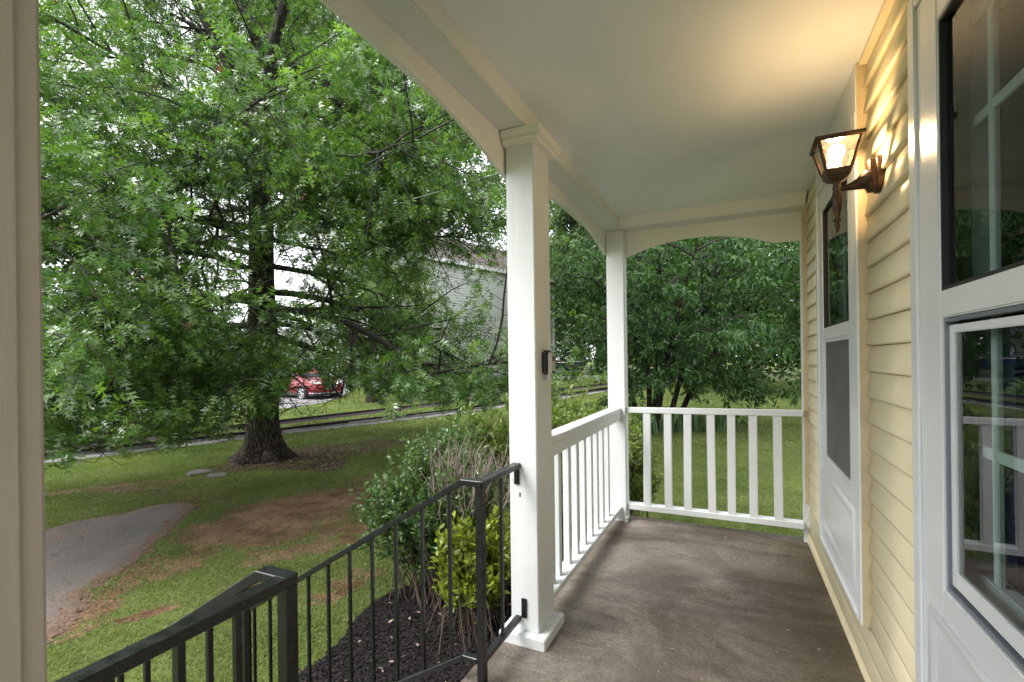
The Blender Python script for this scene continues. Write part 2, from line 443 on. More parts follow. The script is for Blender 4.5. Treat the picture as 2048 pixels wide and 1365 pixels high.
DIRT = [((520, 1045), (710, 990), 0.95, 1.0), ((420, 1062), (560, 1062), 0.55, 0.95), ((700, 985), (760, 960), 0.6, 0.75), ((120, 985), (330, 968), 0.42, 0.75), ((330, 985), (450, 1000), 0.42, 0.62),
        ((520, 1120), (640, 1095), 0.26, 0.72), ((330, 1150), (400, 1110), 0.25, 0.75), ((150, 1260), (300, 1125), 0.22, 0.75), ((250, 1240), (330, 1215), 0.13, 0.8), ((660, 1200), (730, 1150), 0.22, 0.72), ((640, 1010), (690, 1060), 0.4, 0.8), ((470, 1180), (560, 1160), 0.18, 0.7), ((770, 1000), (700, 1080), 0.3, 0.7)]
DIRT = [(onz(*a, G0), onz(*b, G0), r * 0.86, w * 0.84) for a, b, r, w in DIRT]
LITTER = [((560, 915), (720, 895), 0.95, 1.0), ((470, 940), (640, 935), 0.5, 0.85), ((430, 950), (480, 945), 0.4, 0.6)]
LITTER = [(onz(*a, G0), onz(*b, G0), r, w) for a, b, r, w in LITTER]
def masks(x, y):
    p = np.stack([np.ravel(x), np.ravel(y)], 1)
    wob = (fbm(p[:, 0], p[:, 1], 1.6, 21) - 0.5) * 1.1
    d = np.zeros(len(p)); l = np.zeros(len(p))
    for a, b, r, w in DIRT: d = np.maximum(d, w * (1 - sst(0.35, 1.5, seg(p, a, b) / r + wob)))
    for a, b, r, w in LITTER: l = np.maximum(l, w * (1 - sst(0.5, 1.5, seg(p, a, b) / r + wob)))
    return d, l
gx = np.unique(np.concatenate([-np.geomspace(14, 420, 34), np.arange(-14, 1.2, 0.085), np.geomspace(1.2, 420, 40)]))
gy = np.unique(np.concatenate([-np.geomspace(1, 300, 24), np.arange(-1, 12.5, 0.085), np.arange(12.5, 45, 0.5), np.geomspace(45, 600, 26)]))
GX, GY = np.meshgrid(gx, gy)
V = np.stack([GX.ravel(), GY.ravel(), gz(GX, GY).ravel()], 1)
nx, ny = len(gx), len(gy)
ii = (np.arange(ny - 1)[:, None] * nx + np.arange(nx - 1)[None]).ravel()
F = np.stack([ii, ii + 1, ii + nx + 1, ii + nx], 1)
dm, lm = masks(V[:, 0], V[:, 1])
structure(obj('ground', np_mesh('ground', V, F, MAT['ground'], True, {'dirt': dm, 'litter': lm})))

# broken asphalt driveway end
dpoly = np.array([onz(u, v, G0)[:2] for u, v in ((100, 1292), (170, 1240), (215, 1180), (265, 1130), (300, 1105), (330, 1075), (352, 1052), (412, 1008), (360, 1006), (300, 1012), (200, 1034), (90, 1057))] + [(-11.5, 1.5), (-12.5, -3), (-3.0, -4)])
def rough_poly(poly, step, amp, seed):
    out = []
    for i in range(len(poly)):
        a, b = poly[i], poly[(i + 1) % len(poly)]
        n = max(1, int(np.linalg.norm(b - a) / step))
        for j in range(n):
            p = a + (b - a) * j / n
            out.append(p + (np.array([vnoise(p[0], p[1], 5, seed), vnoise(p[0], p[1], 5, seed + 5)]) - 0.5) * amp)
    return np.array(out)
def sheet(name, poly, dz, mt, thick=0.05):
    n = len(poly)
    bm = bmesh.new()
    vs = [bm.verts.new((p[0], p[1], 0)) for p in poly]
    f = bm.faces.new(vs)
    bmesh.ops.triangulate(bm, faces=[f])
    bmesh.ops.subdivide_edges(bm, edges=[e for e in bm.edges if e.calc_length() > 0.5], cuts=3, use_grid_fill=True)
    bmesh.ops.triangulate(bm, faces=bm.faces)
    for v in bm.verts: v.co.z = float(gz(v.co.x, v.co.y)) + dz
    ext = bmesh.ops.extrude_face_region(bm, geom=list(bm.faces))
    for v in [g for g in ext['geom'] if isinstance(g, bmesh.types.BMVert)]: v.co.z -= thick
    bmesh.ops.recalc_face_normals(bm, faces=bm.faces)
    me = bpy.data.meshes.new(name); bm.to_mesh(me); bm.free(); me.materials.append(mt)
    return obj(name, me)
dpr = rough_poly(dpoly, 0.12, 0.16, 4)
def inpoly(P, poly):
    x, y = P[:, 0], P[:, 1]; r = np.zeros(len(P), bool); n = len(poly)
    for i in range(n):
        (xa, ya_), (xb, yb_) = poly[i], poly[(i + 1) % n]
        if ya_ == yb_: continue
        r ^= ((ya_ > y) != (yb_ > y)) & (x < (xb - xa) * (y - ya_) / (yb_ - ya_) + xa)
    return r
st_ = 0.06
ax_, ay_ = np.arange(-12.5, -3.0, st_), np.arange(-4.0, 4.6, st_)
AX, AY = np.meshgrid(ax_, ay_); PP = np.column_stack([AX.ravel(), AY.ravel()])
ins = inpoly(PP, dpr)
ii = (np.arange(len(ay_) - 1)[:, None] * len(ax_) + np.arange(len(ax_) - 1)[None]).ravel()
F = np.stack([ii, ii + 1, ii + len(ax_) + 1, ii + len(ax_)], 1); F = F[ins[F].all(1)]
use = np.unique(F); remap = np.zeros(len(PP), int); remap[use] = np.arange(len(use)); PU = PP[use]
edge = np.full(len(PU), 9.0)
for i in range(len(dpr)): edge = np.minimum(edge, seg(PU, dpr[i], dpr[(i + 1) % len(dpr)]))
structure(obj('driveway', np_mesh('driveway', np.column_stack([PU, gz(PU[:, 0], PU[:, 1]) + 0.016 * sst(0.0, 0.2, edge) + 0.002]), remap[F], MAT['asphalt'], True, {'edge': 1 - sst(0.0, 0.40, edge)})))

# concrete gutter in slabs with a dark kerb behind it
def wpt(t, s): return WA + WD * t + WN * s
gut = structure(obj('gutter', np_mesh('gutter', [(*wpt(t, s), float(gz(*wpt(t, 0.0))) - 0.02 - (0.2 if lo else 0)) for t in (-14, 60) for s, lo in ((-0.26, 0), (0.3, 0))], [[0, 2, 3, 1]], MAT['kerb'])))
kerb = structure(obj('kerb', np_mesh('kerb', [(*wpt(t, s), float(gz(*wpt(t, 0.0))) - 0.05 + h) for t in (-14, 60) for s, h in ((0.31, 0), (0.31, 0.09), (0.36, 0.09), (0.36, 0))], [[0, 1, 5, 4], [1, 2, 6, 5], [2, 3, 7, 6]], MAT['kerb'])))
t = -8.0
i = 0
while t < 42:
    L = 2.35 + 0.3 * math.sin(i * 2.1)
    a, b = t + 0.012, t + L - 0.012
    zz = [float(gz(*wpt(q, 0.0))) for q in (a, b)]
    tilt = 0.012 * math.sin(i * 1.7)
    vs = []
    for q, z in ((a, zz[0]), (b, zz[1])):
        vs += [(*wpt(q, -0.40), z + 0.050 + tilt), (*wpt(q, 0.285), z + 0.040 - tilt), (*wpt(q, 0.285), z - 0.1), (*wpt(q, -0.40), z - 0.1)]
    obj('slab', np_mesh('slab', vs, [[0, 1, 5, 4], [3, 0, 4, 7], [0, 3, 2, 1], [4, 5, 6, 7]], MAT['gutter']), gut)
    vs = []
    jj = [0.012 * math.sin(i * 3.3), 0.012 * math.cos(i * 2.3)]
    for q, z, e in ((a, zz[0], jj[0]), (b, zz[1], jj[1])):
        vs += [(*wpt(q, 0.290 + e), z - 0.02), (*wpt(q, 0.300 + e), z + 0.085), (*wpt(q, 0.325 + e), z + 0.105 + e), (*wpt(q, 0.375 + e), z + 0.105 + e), (*wpt(q, 0.38), z - 0.02)]
    obj('kerb_stone', np_mesh('kerb_stone', vs, [[0, 1, 6, 5], [1, 2, 7, 6], [2, 3, 8, 7], [3, 4, 9, 8]], MAT['kerb']), kerb)
    t += L; i += 1

# pale road beyond the lawn where the red car stands
def strip(name, a, b, w, dz, mt, n=24):
    a, b = np.array(a), np.array(b); d = (b - a) / np.linalg.norm(b - a); nn = np.array([-d[1], d[0]])
    V = []
    for i in range(n + 1):
        for s in np.linspace(0, w, 5):
            p = a + (b - a) * i / n + nn * s; V.append((p[0], p[1], float(gz(*p)) + dz))
    F = [(5 * i + j, 5 * i + j + 1, 5 * i + j + 6, 5 * i + j + 5) for i in range(n) for j in range(4)]
    return obj(name, np_mesh(name, V, F, mt, True))
rpoly = np.array([(-45, -5.8), (-30, 4.3), (-21, 10.3), (-16.6, 13.3), (-16.9, 16.0), (-19.7, 20.4), (-27, 27), (-60, 12)], float)
structure(sheet('road', rough_poly(rpoly, 0.6, 0.1, 8), 0.035, MAT['road'], 0.1))

# ------------------------------------------------------------------ porch
WX = 0.470          # outer face of the clapboards
CASE = 0.445        # outer face of the door casings
Y0, Y1 = -1.8, 4.15
CEIL, SOF = 2.49, 2.40
def fz(y): return -0.02 * max(0.0, y - 2.0)
# floor slab
ys = [Y0, 0, 2.0, 3.0, Y1]
V, F = [], []
for y in ys: V += [(-1.05, y, fz(y) - 0.02), (-1.035, y, fz(y) - 0.003), (-1.02, y, fz(y)), (WX + 0.03, y, fz(y)), (WX + 0.03, y, -0.75), (-1.05, y, -0.75)]
n = len(ys)
for i in range(n - 1):
    for j in range(5): F.append((6 * i + j, 6 * i + j + 1, 6 * i + j + 7, 6 * i + j + 6))
me = np_mesh('porch_floor', V, [np.array(F), np.array([[0, 1, 2, 3], [0, 3, 4, 5]]), np.array([[6 * (n - 1) + a for a in q] for q in ((3, 2, 1, 0), (5, 4, 3, 0))])], MAT['floor'])
structure(obj('porch_floor', me))
# concrete steps going down to the yard
st = thing('porch_steps', 'concrete steps leading down from the porch between black railings', 'steps', (-1.5, 1.2, G0))
for i in range(2): box('tread', (-1.36 - 0.31 * i, -1.052 - 0.31 * i, 0.72, 1.72, -0.75, -0.2 * (i + 1)), MAT['step'], st, 0.006)
# ceiling
structure(box('porch_ceiling', (-0.86, 0.6, Y0, 3.95, CEIL, CEIL + 0.02), MAT['ceiling']))

house = thing('house', 'cream clapboard house with a white framed porch and two storm doors', 'house', (2.5, 1.2, G0))
# wall sheathing with two door openings
DF = (2.313, 3.36)     # far door casing, y range
DN = (0.60, 1.676)     # near door casing
XS = WX + 0.022
wall = boxes('wall', [(XS, XS + 0.02, Y0, DN[0] + 0.1, -0.7, 2.9), (XS, XS + 0.02, DN[1] - 0.1, DF[0] + 0.1, -0.7, 2.9), (XS, XS + 0.02, DF[1] - 0.1, 4.098, -0.7, 2.9),
                      (XS, XS + 0.02, DN[0] + 0.1, DN[1] - 0.1, 2.2, 2.9), (XS, XS + 0.02, DF[0] + 0.1, DF[1] - 0.1, 2.2, 2.9), (XS, XS + 0.02, DN[0] + 0.1, DN[1] - 0.1, -0.7, 0.3), (XS, XS + 0.02, DF[0] + 0.1, DF[1] - 0.1, -0.7, 0.3)], MAT['vinyl'], house)
# clapboards, each its own piece
def clap(y0, y1, z, h=0.1016):
    prof = [(XS - 0.001, z + h), (WX + 0.013, z + h - 0.001), (WX + 0.006, z + h * 0.5), (WX, z + 0.012), (WX + 0.001, z + 0.002), (XS - 0.001, z + 0.0005)]
    V = [(x, y, zz) for y in (y0, y1) for x, zz in prof]; n = len(prof)
    F = [[i, (i + 1) % n, (i + 1) % n + n, i + n] for i in range(n)]
    return obj('clapboard', np_mesh('clapboard', V, [np.array(F), np.array([list(range(n))[::-1], list(range(n, 2 * n))])], MAT['vinyl']), wall)
z = 0.035
kk = 0
while z < CEIL - 0.02:
    h = min(0.1016, CEIL - 0.004 - z)
    if z < 0.20: clap(Y0, 4.115, z, h)
    else:
        clap(DN[1] + 0.012, DF[0] - 0.017, z, h)
        clap(DF[1] + 0.016, 4.012, z, h)
        if kk < 60: clap(Y0, DN[0] - 0.03, z, h)
    z += 0.1016
    kk += 1
# starter strip and channels
boxes('starter_strip', [(WX - 0.006, XS, Y0, 4.12, -0.05, 0.012), (WX - 0.002, XS, Y0, 4.12, 0.018, 0.034)], MAT['vinyl'], house, 0.002)
MAT['vinylshade'] = simple('shaded_vinyl_channel', (0.58, 0.48, 0.31), 0.5, 0.1)  # darker copy of the cream vinyl: shade of the gap put into its colour
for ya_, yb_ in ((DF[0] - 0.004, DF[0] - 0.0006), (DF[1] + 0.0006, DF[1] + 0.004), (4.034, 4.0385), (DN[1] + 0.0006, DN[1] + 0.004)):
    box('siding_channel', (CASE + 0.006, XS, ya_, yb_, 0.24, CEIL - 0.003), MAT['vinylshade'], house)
box('ceiling_trim', (WX - 0.012, XS, DN[1] + 0.026, DF[0] - 0.014, CEIL - 0.022, CEIL - 0.001), MAT['vinyl'], house, 0.003)
# beam: inner drop boards, soffits, arch boards
ARX = -0.985
boxes('drop_board', [(-0.878, -0.86, Y0, 3.951, SOF + 0.001, 2.62)], MAT['arch_white'], house, 0.002)
boxes('drop_board', [(-0.86, WX - 0.002, 3.951, 3.969, SOF + 0.001, 2.62)], MAT['arch_white'], house, 0.002)
boxes('soffit', [(-1.02, -0.8615, Y0, 4.14, SOF - 0.008, SOF)], MAT['white'], house)
boxes('soffit', [(-0.8612, WX + 0.02, 3.953, 4.14, SOF - 0.008, SOF)], MAT['white'], house)
def arch_poly(a, b, spring, apex, flat_a=0.0, flat_b=0.0, n=28):
    lo = [(a, spring)] if flat_a else []
    p0, p1 = a + flat_a, b - flat_b
    c = (p1 - p0) / 2; rise = apex - spring; R = (c * c + rise * rise) / (2 * rise)
    mid = (p0 + p1) / 2
    for i in range(n + 1):
        x = p0 + (p1 - p0) * i / n
        lo.append((x, apex - R + math.sqrt(max(R * R - (x - mid) ** 2, 0))))
    if flat_b: lo.append((b, spring))
    return lo + [(b, SOF - 0.0085), (a, SOF - 0.0085)]
prism('arch_board', arch_poly(0.31, 2.06, 2.195, 2.308), ARX - 0.02, ARX, MAT['arch_white'], house, 'YZ', 0.002)
prism('arch_board', arch_poly(2.063, 3.99, 2.195, 2.315, 0.16), ARX - 0.02, ARX, MAT['arch_white'], house, 'YZ', 0.002)
prism('arch_board', arch_poly(-1.75, 0.306, 2.195, 2.308), ARX - 0.02, ARX, MAT['arch_white'], house, 'YZ', 0.002)
prism('arch_board', arch_poly(-0.832, WX - 0.003, 2.178, 2.288, 0.0, 0.19), 4.102, 4.122, MAT['arch_white'], house, 'XZ', 0.002)
boxes('frieze_strip', [(-0.84, WX - 0.003, 4.096, 4.102, SOF - 0.075, SOF - 0.0085)], MAT['arch_white'], house)
# roof mass over the porch, outer fascia and the rest of the house
boxes('roof', [(-1.35, 6.0, Y0, 4.6, 2.63, 2.75), (-1.03, -1.008, Y0, 4.16, SOF + 0.001, 2.63), (-1.0, XS, 4.142, 4.16, SOF + 0.001, 2.63)], MAT['arch_white'], house)
boxes('wing', [(XS + 0.021, 6.0, 4.03, 4.098, -0.7, 2.62), (6.0, 6.1, Y0, 4.1, -0.7, 2.62), (XS + 0.03, 6.0, Y0 - 0.1, Y0, -0.7, 2.62)], MAT['vinyl'], house)
boxes('corner_board', [(0.442, XS - 0.002, 4.04, 4.10, -0.06, 2.18)], MAT['white'], house, 0.003)
# dark room behind the glass
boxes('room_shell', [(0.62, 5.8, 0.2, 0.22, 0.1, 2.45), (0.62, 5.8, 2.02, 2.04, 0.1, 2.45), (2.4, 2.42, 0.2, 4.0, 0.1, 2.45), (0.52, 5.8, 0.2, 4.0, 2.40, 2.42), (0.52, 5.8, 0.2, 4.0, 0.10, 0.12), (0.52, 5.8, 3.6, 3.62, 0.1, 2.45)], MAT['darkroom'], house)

# porch posts
def post(x0, x1, y0, y1, label, plinth=0.045, cap=True):
    zb = fz(y1)
    p = thing('porch_post', label, 'post', ((x0 + x1) / 2, (y0 + y1) / 2, zb), 'white porch posts')
    box('shaft', (x0, x1, y0, y1, zb + (0.052 if plinth else 0.0), SOF - 0.009), MAT['white'], p, 0.004)
    if plinth: box('plinth', (x0 - plinth, x1 + plinth, y0 - 0.045, y1 + 0.02, zb, zb + 0.053), MAT['white'], p, 0.004)
    if cap:
        boxes('capital', [(x0 - 0.004, x1 + 0.035, y0 - 0.032, y1 + 0.03, 2.325, 2.350), (x0 - 0.006, x1 + 0.05, y0 - 0.045, y1 + 0.045, 2.350, SOF - 0.010)], MAT['arch_white'], p, 0.004)
    return p
p2 = post(-0.976, -0.835, 2.035, 2.24, 'white porch post with grey key box and black railing brackets')
p3 = post(-0.976, -0.832, 3.975, 4.10, 'white corner porch post where the two wooden railings meet', 0, False)
p1 = post(-0.985, -0.835, 0.10, 0.309, 'greyish white porch post at the far end of the short black railing run')
MAT['taupe'] = white_paint('greyer_paint', (0.50, 0.47, 0.475))  # greyer version of the white paint, used on this post alone
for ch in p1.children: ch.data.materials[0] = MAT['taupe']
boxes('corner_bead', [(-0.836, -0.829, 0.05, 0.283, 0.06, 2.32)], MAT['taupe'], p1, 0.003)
boxes('foot_bracket', [(-0.845, -0.815, 3.94, 3.974, fz(4) , fz(4) + 0.05)], MAT['white'], p3, 0.004)
# chips in the paint of the middle post
for u, v, w, h in ((1040, 990, 0.008, 0.02), (1068, 905, 0.004, 0.004), (1025, 960, 0.004, 0.004)):
    q = ony(u, v, 2.035)
    box('paint_chip', (q[0] - w / 2, q[0] + w / 2, 2.0342, 2.0349, q[2] - h / 2, q[2] + h / 2), MAT['brownstem'], p2)

# wooden railings
rs = thing('porch_railing', 'white wooden railing with flat pickets beside the shrubs', 'railing', (-0.88, 3.1, 0), 'white wooden porch railings')
def skew_box(name, y0, y1, xa, xb, w, za, zb, h, mt, parent):
    V = [(x - w if s else x, y, z + (h if t else 0)) for y, x, z in ((y0, xa, za), (y1, xb, zb)) for s in (0, 1) for t in (0, 1)]
    F = [[0, 1, 5, 4], [2, 6, 7, 3], [1, 3, 7, 5], [0, 4, 6, 2], [0, 2, 3, 1], [4, 5, 7, 6]]
    bm = bmesh.new(); vs = [bm.verts.new(v) for v in V]
    for f in F: bm.faces.new([vs[i] for i in f])
    bmesh.ops.recalc_face_normals(bm, faces=bm.faces)
    bmesh.ops.bevel(bm, geom=list(bm.edges), offset=0.003, segments=1, affect='EDGES')
    me = bpy.data.meshes.new(name); bm.to_mesh(me); bm.free(); me.materials.append(mt)
    return obj(name, me, parent)
ya, yb = 2.241, 3.974
skew_box('top_rail', ya, yb, -0.843, -0.868, 0.092, 0.887, 0.868, 0.038, MAT['white'], rs)
skew_box('rail_band', ya, yb, -0.847, -0.872, 0.03, 0.822, 0.803, 0.064, MAT['white'], rs)
skew_box('bottom_rail', ya, yb, -0.843, -0.868, 0.088, 0.098, 0.045, 0.038, MAT['white'], rs)
for i, u in enumerate((1103, 1117.5, 1138, 1155, 1171.4, 1185.5, 1197.8, 1209.5, 1221)):
    y = onx(u, 1000, -0.89)[1] - 0.02
    zb_ = 0.137 + (0.084 - 0.137) * (y - ya) / (yb - ya); zt = 0.823 + (0.804 - 0.823) * (y - ya) / (yb - ya)
    xx = -0.843 - 0.025 * (y - ya) / (yb - ya)
    b = box('picket', (xx - 0.072, xx - 0.034, y, y + 0.042, zb_, zt + 0.03), MAT['white'], rs, 0.003)
rb = thing('porch_railing', 'white wooden railing with seven pickets between corner post and house', 'railing', (-0.2, 4.03, 0), 'white wooden porch railings')
def xrail(name, x0, x1, y0, y1, za, zb, h):
    V = [(x, y, z + (h if t else 0)) for x, z in ((x0, za), (x1, zb)) for y in (y0, y1) for t in (0, 1)]
    F = [[0, 1, 5, 4], [2, 6, 7, 3], [1, 3, 7, 5], [0, 4, 6, 2], [0, 2, 3, 1], [4, 5, 7, 6]]
    bm = bmesh.new(); vs = [bm.verts.new(v) for v in V]
    for f in F: bm.faces.new([vs[i] for i in f])
    bmesh.ops.recalc_face_normals(bm, faces=bm.faces)
    bmesh.ops.bevel(bm, geom=list(bm.edges), offset=0.003, segments=1, affect='EDGES')
    me = bpy.data.meshes.new(name); bm.to_mesh(me); bm.free(); me.materials.append(MAT['white'])
    return obj(name, me, rb)
xrail('top_rail', -0.831, 0.4475, 4.005, 4.045, 0.862, 0.880, 0.046)
xrail('bottom_rail', -0.831, 0.4415, 4.0, 4.085, 0.058, 0.063, 0.045)
for u, tl in zip((1294.7, 1336.5, 1375.6, 1423, 1463, 1506.5, 1556), (0.4, 0.0, 0.3, -0.4, 0.2, 0.1, -0.3)):
    x = ony(u, 930, 4.03)[0]
    w = 0.058
    b = box('picket', (-w / 2, w / 2, -0.019, 0.019, -0.385, 0.385), MAT['white'], None, 0.003)
    b.matrix_world = Matrix.Translation((x, 4.028 + 0.0003, 0.488)) @ Matrix.Rotation(rad(tl), 4, 'Y')
    b.parent = rb; b.matrix_parent_inverse = rb.matrix_world.inverted()

# black metal stair railings
def stair_rail(y, yend, label, brackets):
    r = thing('stair_railing', label, 'railing', (-0.95, y, 0), 'black metal stair railings')
    X0, X1, X2, ZT, ZB, SL = -0.936, -1.022, -2.36, 0.822, 0.105, 0.61
    w = 0.032
    sg = 1 if yend > y else -1
    zl = lambda x, z: z - SL * (X1 - x)
    obj('handrail', bar_mesh('handrail', [((X0, yend, ZT), (X0, y - sg * 0.014, ZT)), ((X0 + 0.014, y, ZT + 0.0004), (X1, y, ZT + 0.0004)), ((X1 + 0.006, y, ZT + 0.001), (X2, y, zl(X2, ZT)))], w + 0.006, 0.024, MAT['black']), r)
    obj('bottom_rail', bar_mesh('bottom_rail', [((X0, yend, ZB), (X0, y + sg * 0.018, ZB)), ((X0 - 0.018, y, ZB), (X1, y, ZB)), ((X1 + 0.004, y, ZB + 0.0006), (X2 + 0.02, y, zl(X2 + 0.02, ZB)))], w - 0.004, 0.022, MAT['black']), r)
    obj('newel', bar_mesh('newel', [((X0, y, -0.0), (X0, y, ZT - 0.012))], w, w, MAT['black']), r)
    zg = float(gz(X2, y))
    obj('newel', bar_mesh('newel', [((X2, y, zg - 0.05), (X2, y, zl(X2, ZT) + 0.004))], w, w, MAT['black']), r)
    for u in (900, 845, 792, 744, 699, 656, 616):
        x = ony(u, 1100, 1.676)[0]
        obj('baluster', bar_mesh('baluster', [((x, y, zl(x, ZB) + 0.008), (x, y, zl(x, ZT) - 0.008))], 0.0135, 0.0135, MAT['black'], 0.001), r)
    for x in (-2.04, -2.18, -2.30):
        obj('baluster', bar_mesh('baluster', [((x, y, zl(x, ZB) + 0.008), (x, y, zl(x, ZT) - 0.008))], 0.0135, 0.0135, MAT['black'], 0.001), r)
    nb = 1 if yend > y else 3
    for i in range(nb):
        yy = y + (yend - y) * (i + 1.1) / (nb + 1.1)
        obj('baluster', bar_mesh('baluster', [((X0, yy, ZB + 0.008), (X0, yy, ZT - 0.01))], 0.0135, 0.0135, MAT['black'], 0.001), r)
    if brackets:
        for zz in (ZT - 0.045, ZB + 0.05):
            box('bracket', (X0 - 0.014 + (0.03 if zz < .4 else 0), X0 + 0.012 + (0.03 if zz < .4 else 0), yend - 0.006, yend - 0.0005, zz - 0.045, zz + 0.045), MAT['black'], r, 0.001)
    return r
stair_rail(1.676, 2.034, 'black metal stair railing bracketed to the post with the key box', True)
stair_rail(0.765, 0.310, 'black metal stair railing on the side of the steps away from the shrubs', False)

# grey key lock box
lb = thing('key_lock_box', 'small black and grey key lock box screwed to a white post', 'lock box', (-0.82, 2.15, 1.24))
box('body', (-0.8348, -0.802, 2.108, 2.180, 1.246, 1.362), MAT['lockbox'], lb, 0.008)
box('cover', (-0.808, -0.788, 2.110, 2.178, 1.243, 1.352), MAT['lockgrey'], lb, 0.007)
box('dial_window', (-0.7885, -0.7868, 2.130, 2.160, 1.31, 1.334), MAT['lockbox'], lb, 0.0008)
box('print', (-0.7885, -0.7874, 2.126, 2.162, 1.252, 1.263), MAT['print'], lb)

# ------------------------------------------------------------------ storm doors
def storm_door(y0, y1, zb, zt, lower, label, far):
    """y0 nearer the camera, y1 farther; casing included"""
    d = thing('storm_door', label, 'door', (CASE, (y0 + y1) / 2, zb), 'white storm doors')
    cx = XS + 0.0; cw = 0.052
    box('casing', (CASE, cx, y0, y0 + cw, zb, zt), MAT['alu'], d, 0.004)
    box('casing', (CASE, cx, y1 - cw, y1, zb, zt), MAT['alu'], d, 0.004)
    box('head_casing', (CASE, cx, y0 + cw + 0.0005, y1 - cw - 0.0005, zt - 0.05, zt), MAT['alu'], d, 0.004)
    if far: box('frieze', (CASE + 0.003, cx, y0 + 0.002, y1 - 0.002, zt + 0.0005, CEIL - 0.001), MAT['alu'], d, 0.002)
    box('sill', (CASE - 0.002, cx, y0 + cw + 0.0005, y1 - cw - 0.0005, zb, zb + 0.02), MAT['alu'], d, 0.003)
    a, b = y0 + cw + 0.003, y1 - cw - 0.003
    lx, lx1 = CASE + 0.006, CASE + 0.036       # door leaf
    sw = 0.135
    gl, gr = a + sw, b - sw
    zmid, zlow, ztop = 1.44, 0.75, 2.128
    box('stile', (lx, lx1, a, gl, zb + 0.022, zt - 0.053), MAT['alu'], d, 0.004)
    box('stile', (lx, lx1, gr, b, zb + 0.022, zt - 0.053), MAT['alu'], d, 0.004)
    box('top_rail', (lx + 0.0005, lx1, gl + 0.0003, gr - 0.0003, ztop, zt - 0.054), MAT['alu'], d, 0.003)
    box('middle_rail', (lx + 0.0005, lx1, gl + 0.0003, gr - 0.0003, zmid - 0.033, zmid + 0.033), MAT['alu'], d, 0.004)
    kp = box('kick_panel', (lx + 0.0005, lx1, gl + 0.0003, gr - 0.0003, zb + 0.023, zlow), MAT['alu'], d, 0.003)
    # raised field on the kick panel
    V, F = [], []
    def ring(yl, yr, zl, zh, x): return [(x, yl, zl), (x, yr, zl), (x, yr, zh), (x, yl, zh)]
    ym, yM, zm, zM = a + 0.05, b - 0.05, zb + 0.09, zlow - 0.075
    for (e, x) in ((0, lx - 0.0003), (0.008, lx - 0.008), (0.03, lx - 0.008), (0.05, lx - 0.002), (0.052, lx - 0.002), (0.075, lx - 0.007)): V += ring(ym + e, yM - e, zm + e, zM - e, x)
    for q in range(5):
        for s in range(4): F.append((4 * q + s, 4 * q + (s + 1) % 4, 4 * q + 4 + (s + 1) % 4, 4 * q + 4 + s))
    F.append((20, 21, 22, 23))
    obj('raised_field', np_mesh('raised_field', V, np.array(F), MAT['alu']), kp)
    # glazing beads
    def bead(zl, zh, mt, x0, x1, w=0.008):
        boxes('gasket', [(x0, x1, gl + 0.0005, gl + w, zl, zh), (x0, x1, gr - w, gr - 0.0005, zl, zh), (x0, x1, gl + w, gr - w, zh - w, zh - 0.0004), (x0, x1, gl + w, gr - w, zl + 0.0004, zl + w)], mt, d)
    bead(zmid + 0.0335, ztop - 0.0005, MAT['gasket'], lx + 0.004, lx1 - 0.004)
    def sheetpane(x, ya_, yb_, za_, zb_): return obj('pane', np_mesh('pane', [(x, ya_, za_), (x, yb_, za_), (x, yb_, zb_), (x, ya_, zb_)], [[0, 3, 2, 1]], MAT['glass']), d)
    sheetpane(lx + 0.016, gl + 0.001, gr - 0.001, zmid + 0.034, ztop - 0.001)
    if lower == 'screen':
        bead(zlow + 0.0005, zmid - 0.0335, MAT['alu'], lx + 0.002, lx1 - 0.004, 0.014)
        box('screen', (lx + 0.010, lx + 0.013, gl + 0.001, gr - 0.001, zlow + 0.001, zmid - 0.034), MAT['screen'], d)
    else:
        bead(zlow + 0.0005, zmid - 0.0335, MAT['channel'], lx + 0.008, lx1 + 0.004, 0.010)
        f = boxes('sash', [(lx + 0.014, lx + 0.028, gr - 0.030, gr - 0.0105, zlow + 0.017, zmid - 0.051), (lx + 0.014, lx + 0.028, gl + 0.0105, gl + 0.03, zlow + 0.017, zmid - 0.051), (lx + 0.0145, lx + 0.028, gl + 0.03, gr - 0.03, zlow + 0.017, zlow + 0.055), (lx + 0.0145, lx + 0.028, gl + 0.03, gr - 0.03, zmid - 0.07, zmid - 0.051)], MAT['alu'], d, 0.002)
        sheetpane(lx + 0.021, gl + 0.0303, gr - 0.0303, zlow + 0.0553, zmid - 0.0703)
    # inner door with a lattice of white muntins seen through the glass
    ix = 0.520
    boxes('inner_door', [(ix, ix + 0.035, y0 + 0.09, y0 + 0.17, 0.35, 2.2), (ix, ix + 0.035, y1 - 0.17, y1 - 0.09, 0.35, 2.2), (ix, ix + 0.035, y0 + 0.17, y1 - 0.17, 0.35, 0.80), (ix, ix + 0.035, y0 + 0.17, y1 - 0.17, 2.10, 2.2)], MAT['alu'], d, 0.003)
    for q in (1, 2, 3):
        yy = y1 - 0.17 - q * (y1 - y0 - 0.34) / 4 if far else (1.421, 1.19, 0.96)[q - 1]
        box('muntin', (ix + 0.004, ix + 0.016, yy - 0.013, yy + 0.013, 0.80, 2.10), MAT['alu'], d, 0.002)
    for zz in (1.09, 1.46, 1.875):
        box('muntin', (ix + 0.0045, ix + 0.0155, y0 + 0.17, y1 - 0.17, zz - 0.013, zz + 0.013), MAT['alu'], d, 0.002)
    return d
storm_door(DF[0], DF[1], 0.235, 2.30, 'screen', 'white storm door with grey screen below and glass above', True)
dn = storm_door(DN[0], DN[1], 0.235, 2.30, 'glass', 'white storm door with glass in both halves beside the lamp', False)
box('curtain', (0.575, 0.59, 1.46, 1.60, 0.4, 1.45), MAT['curtain'], dn)
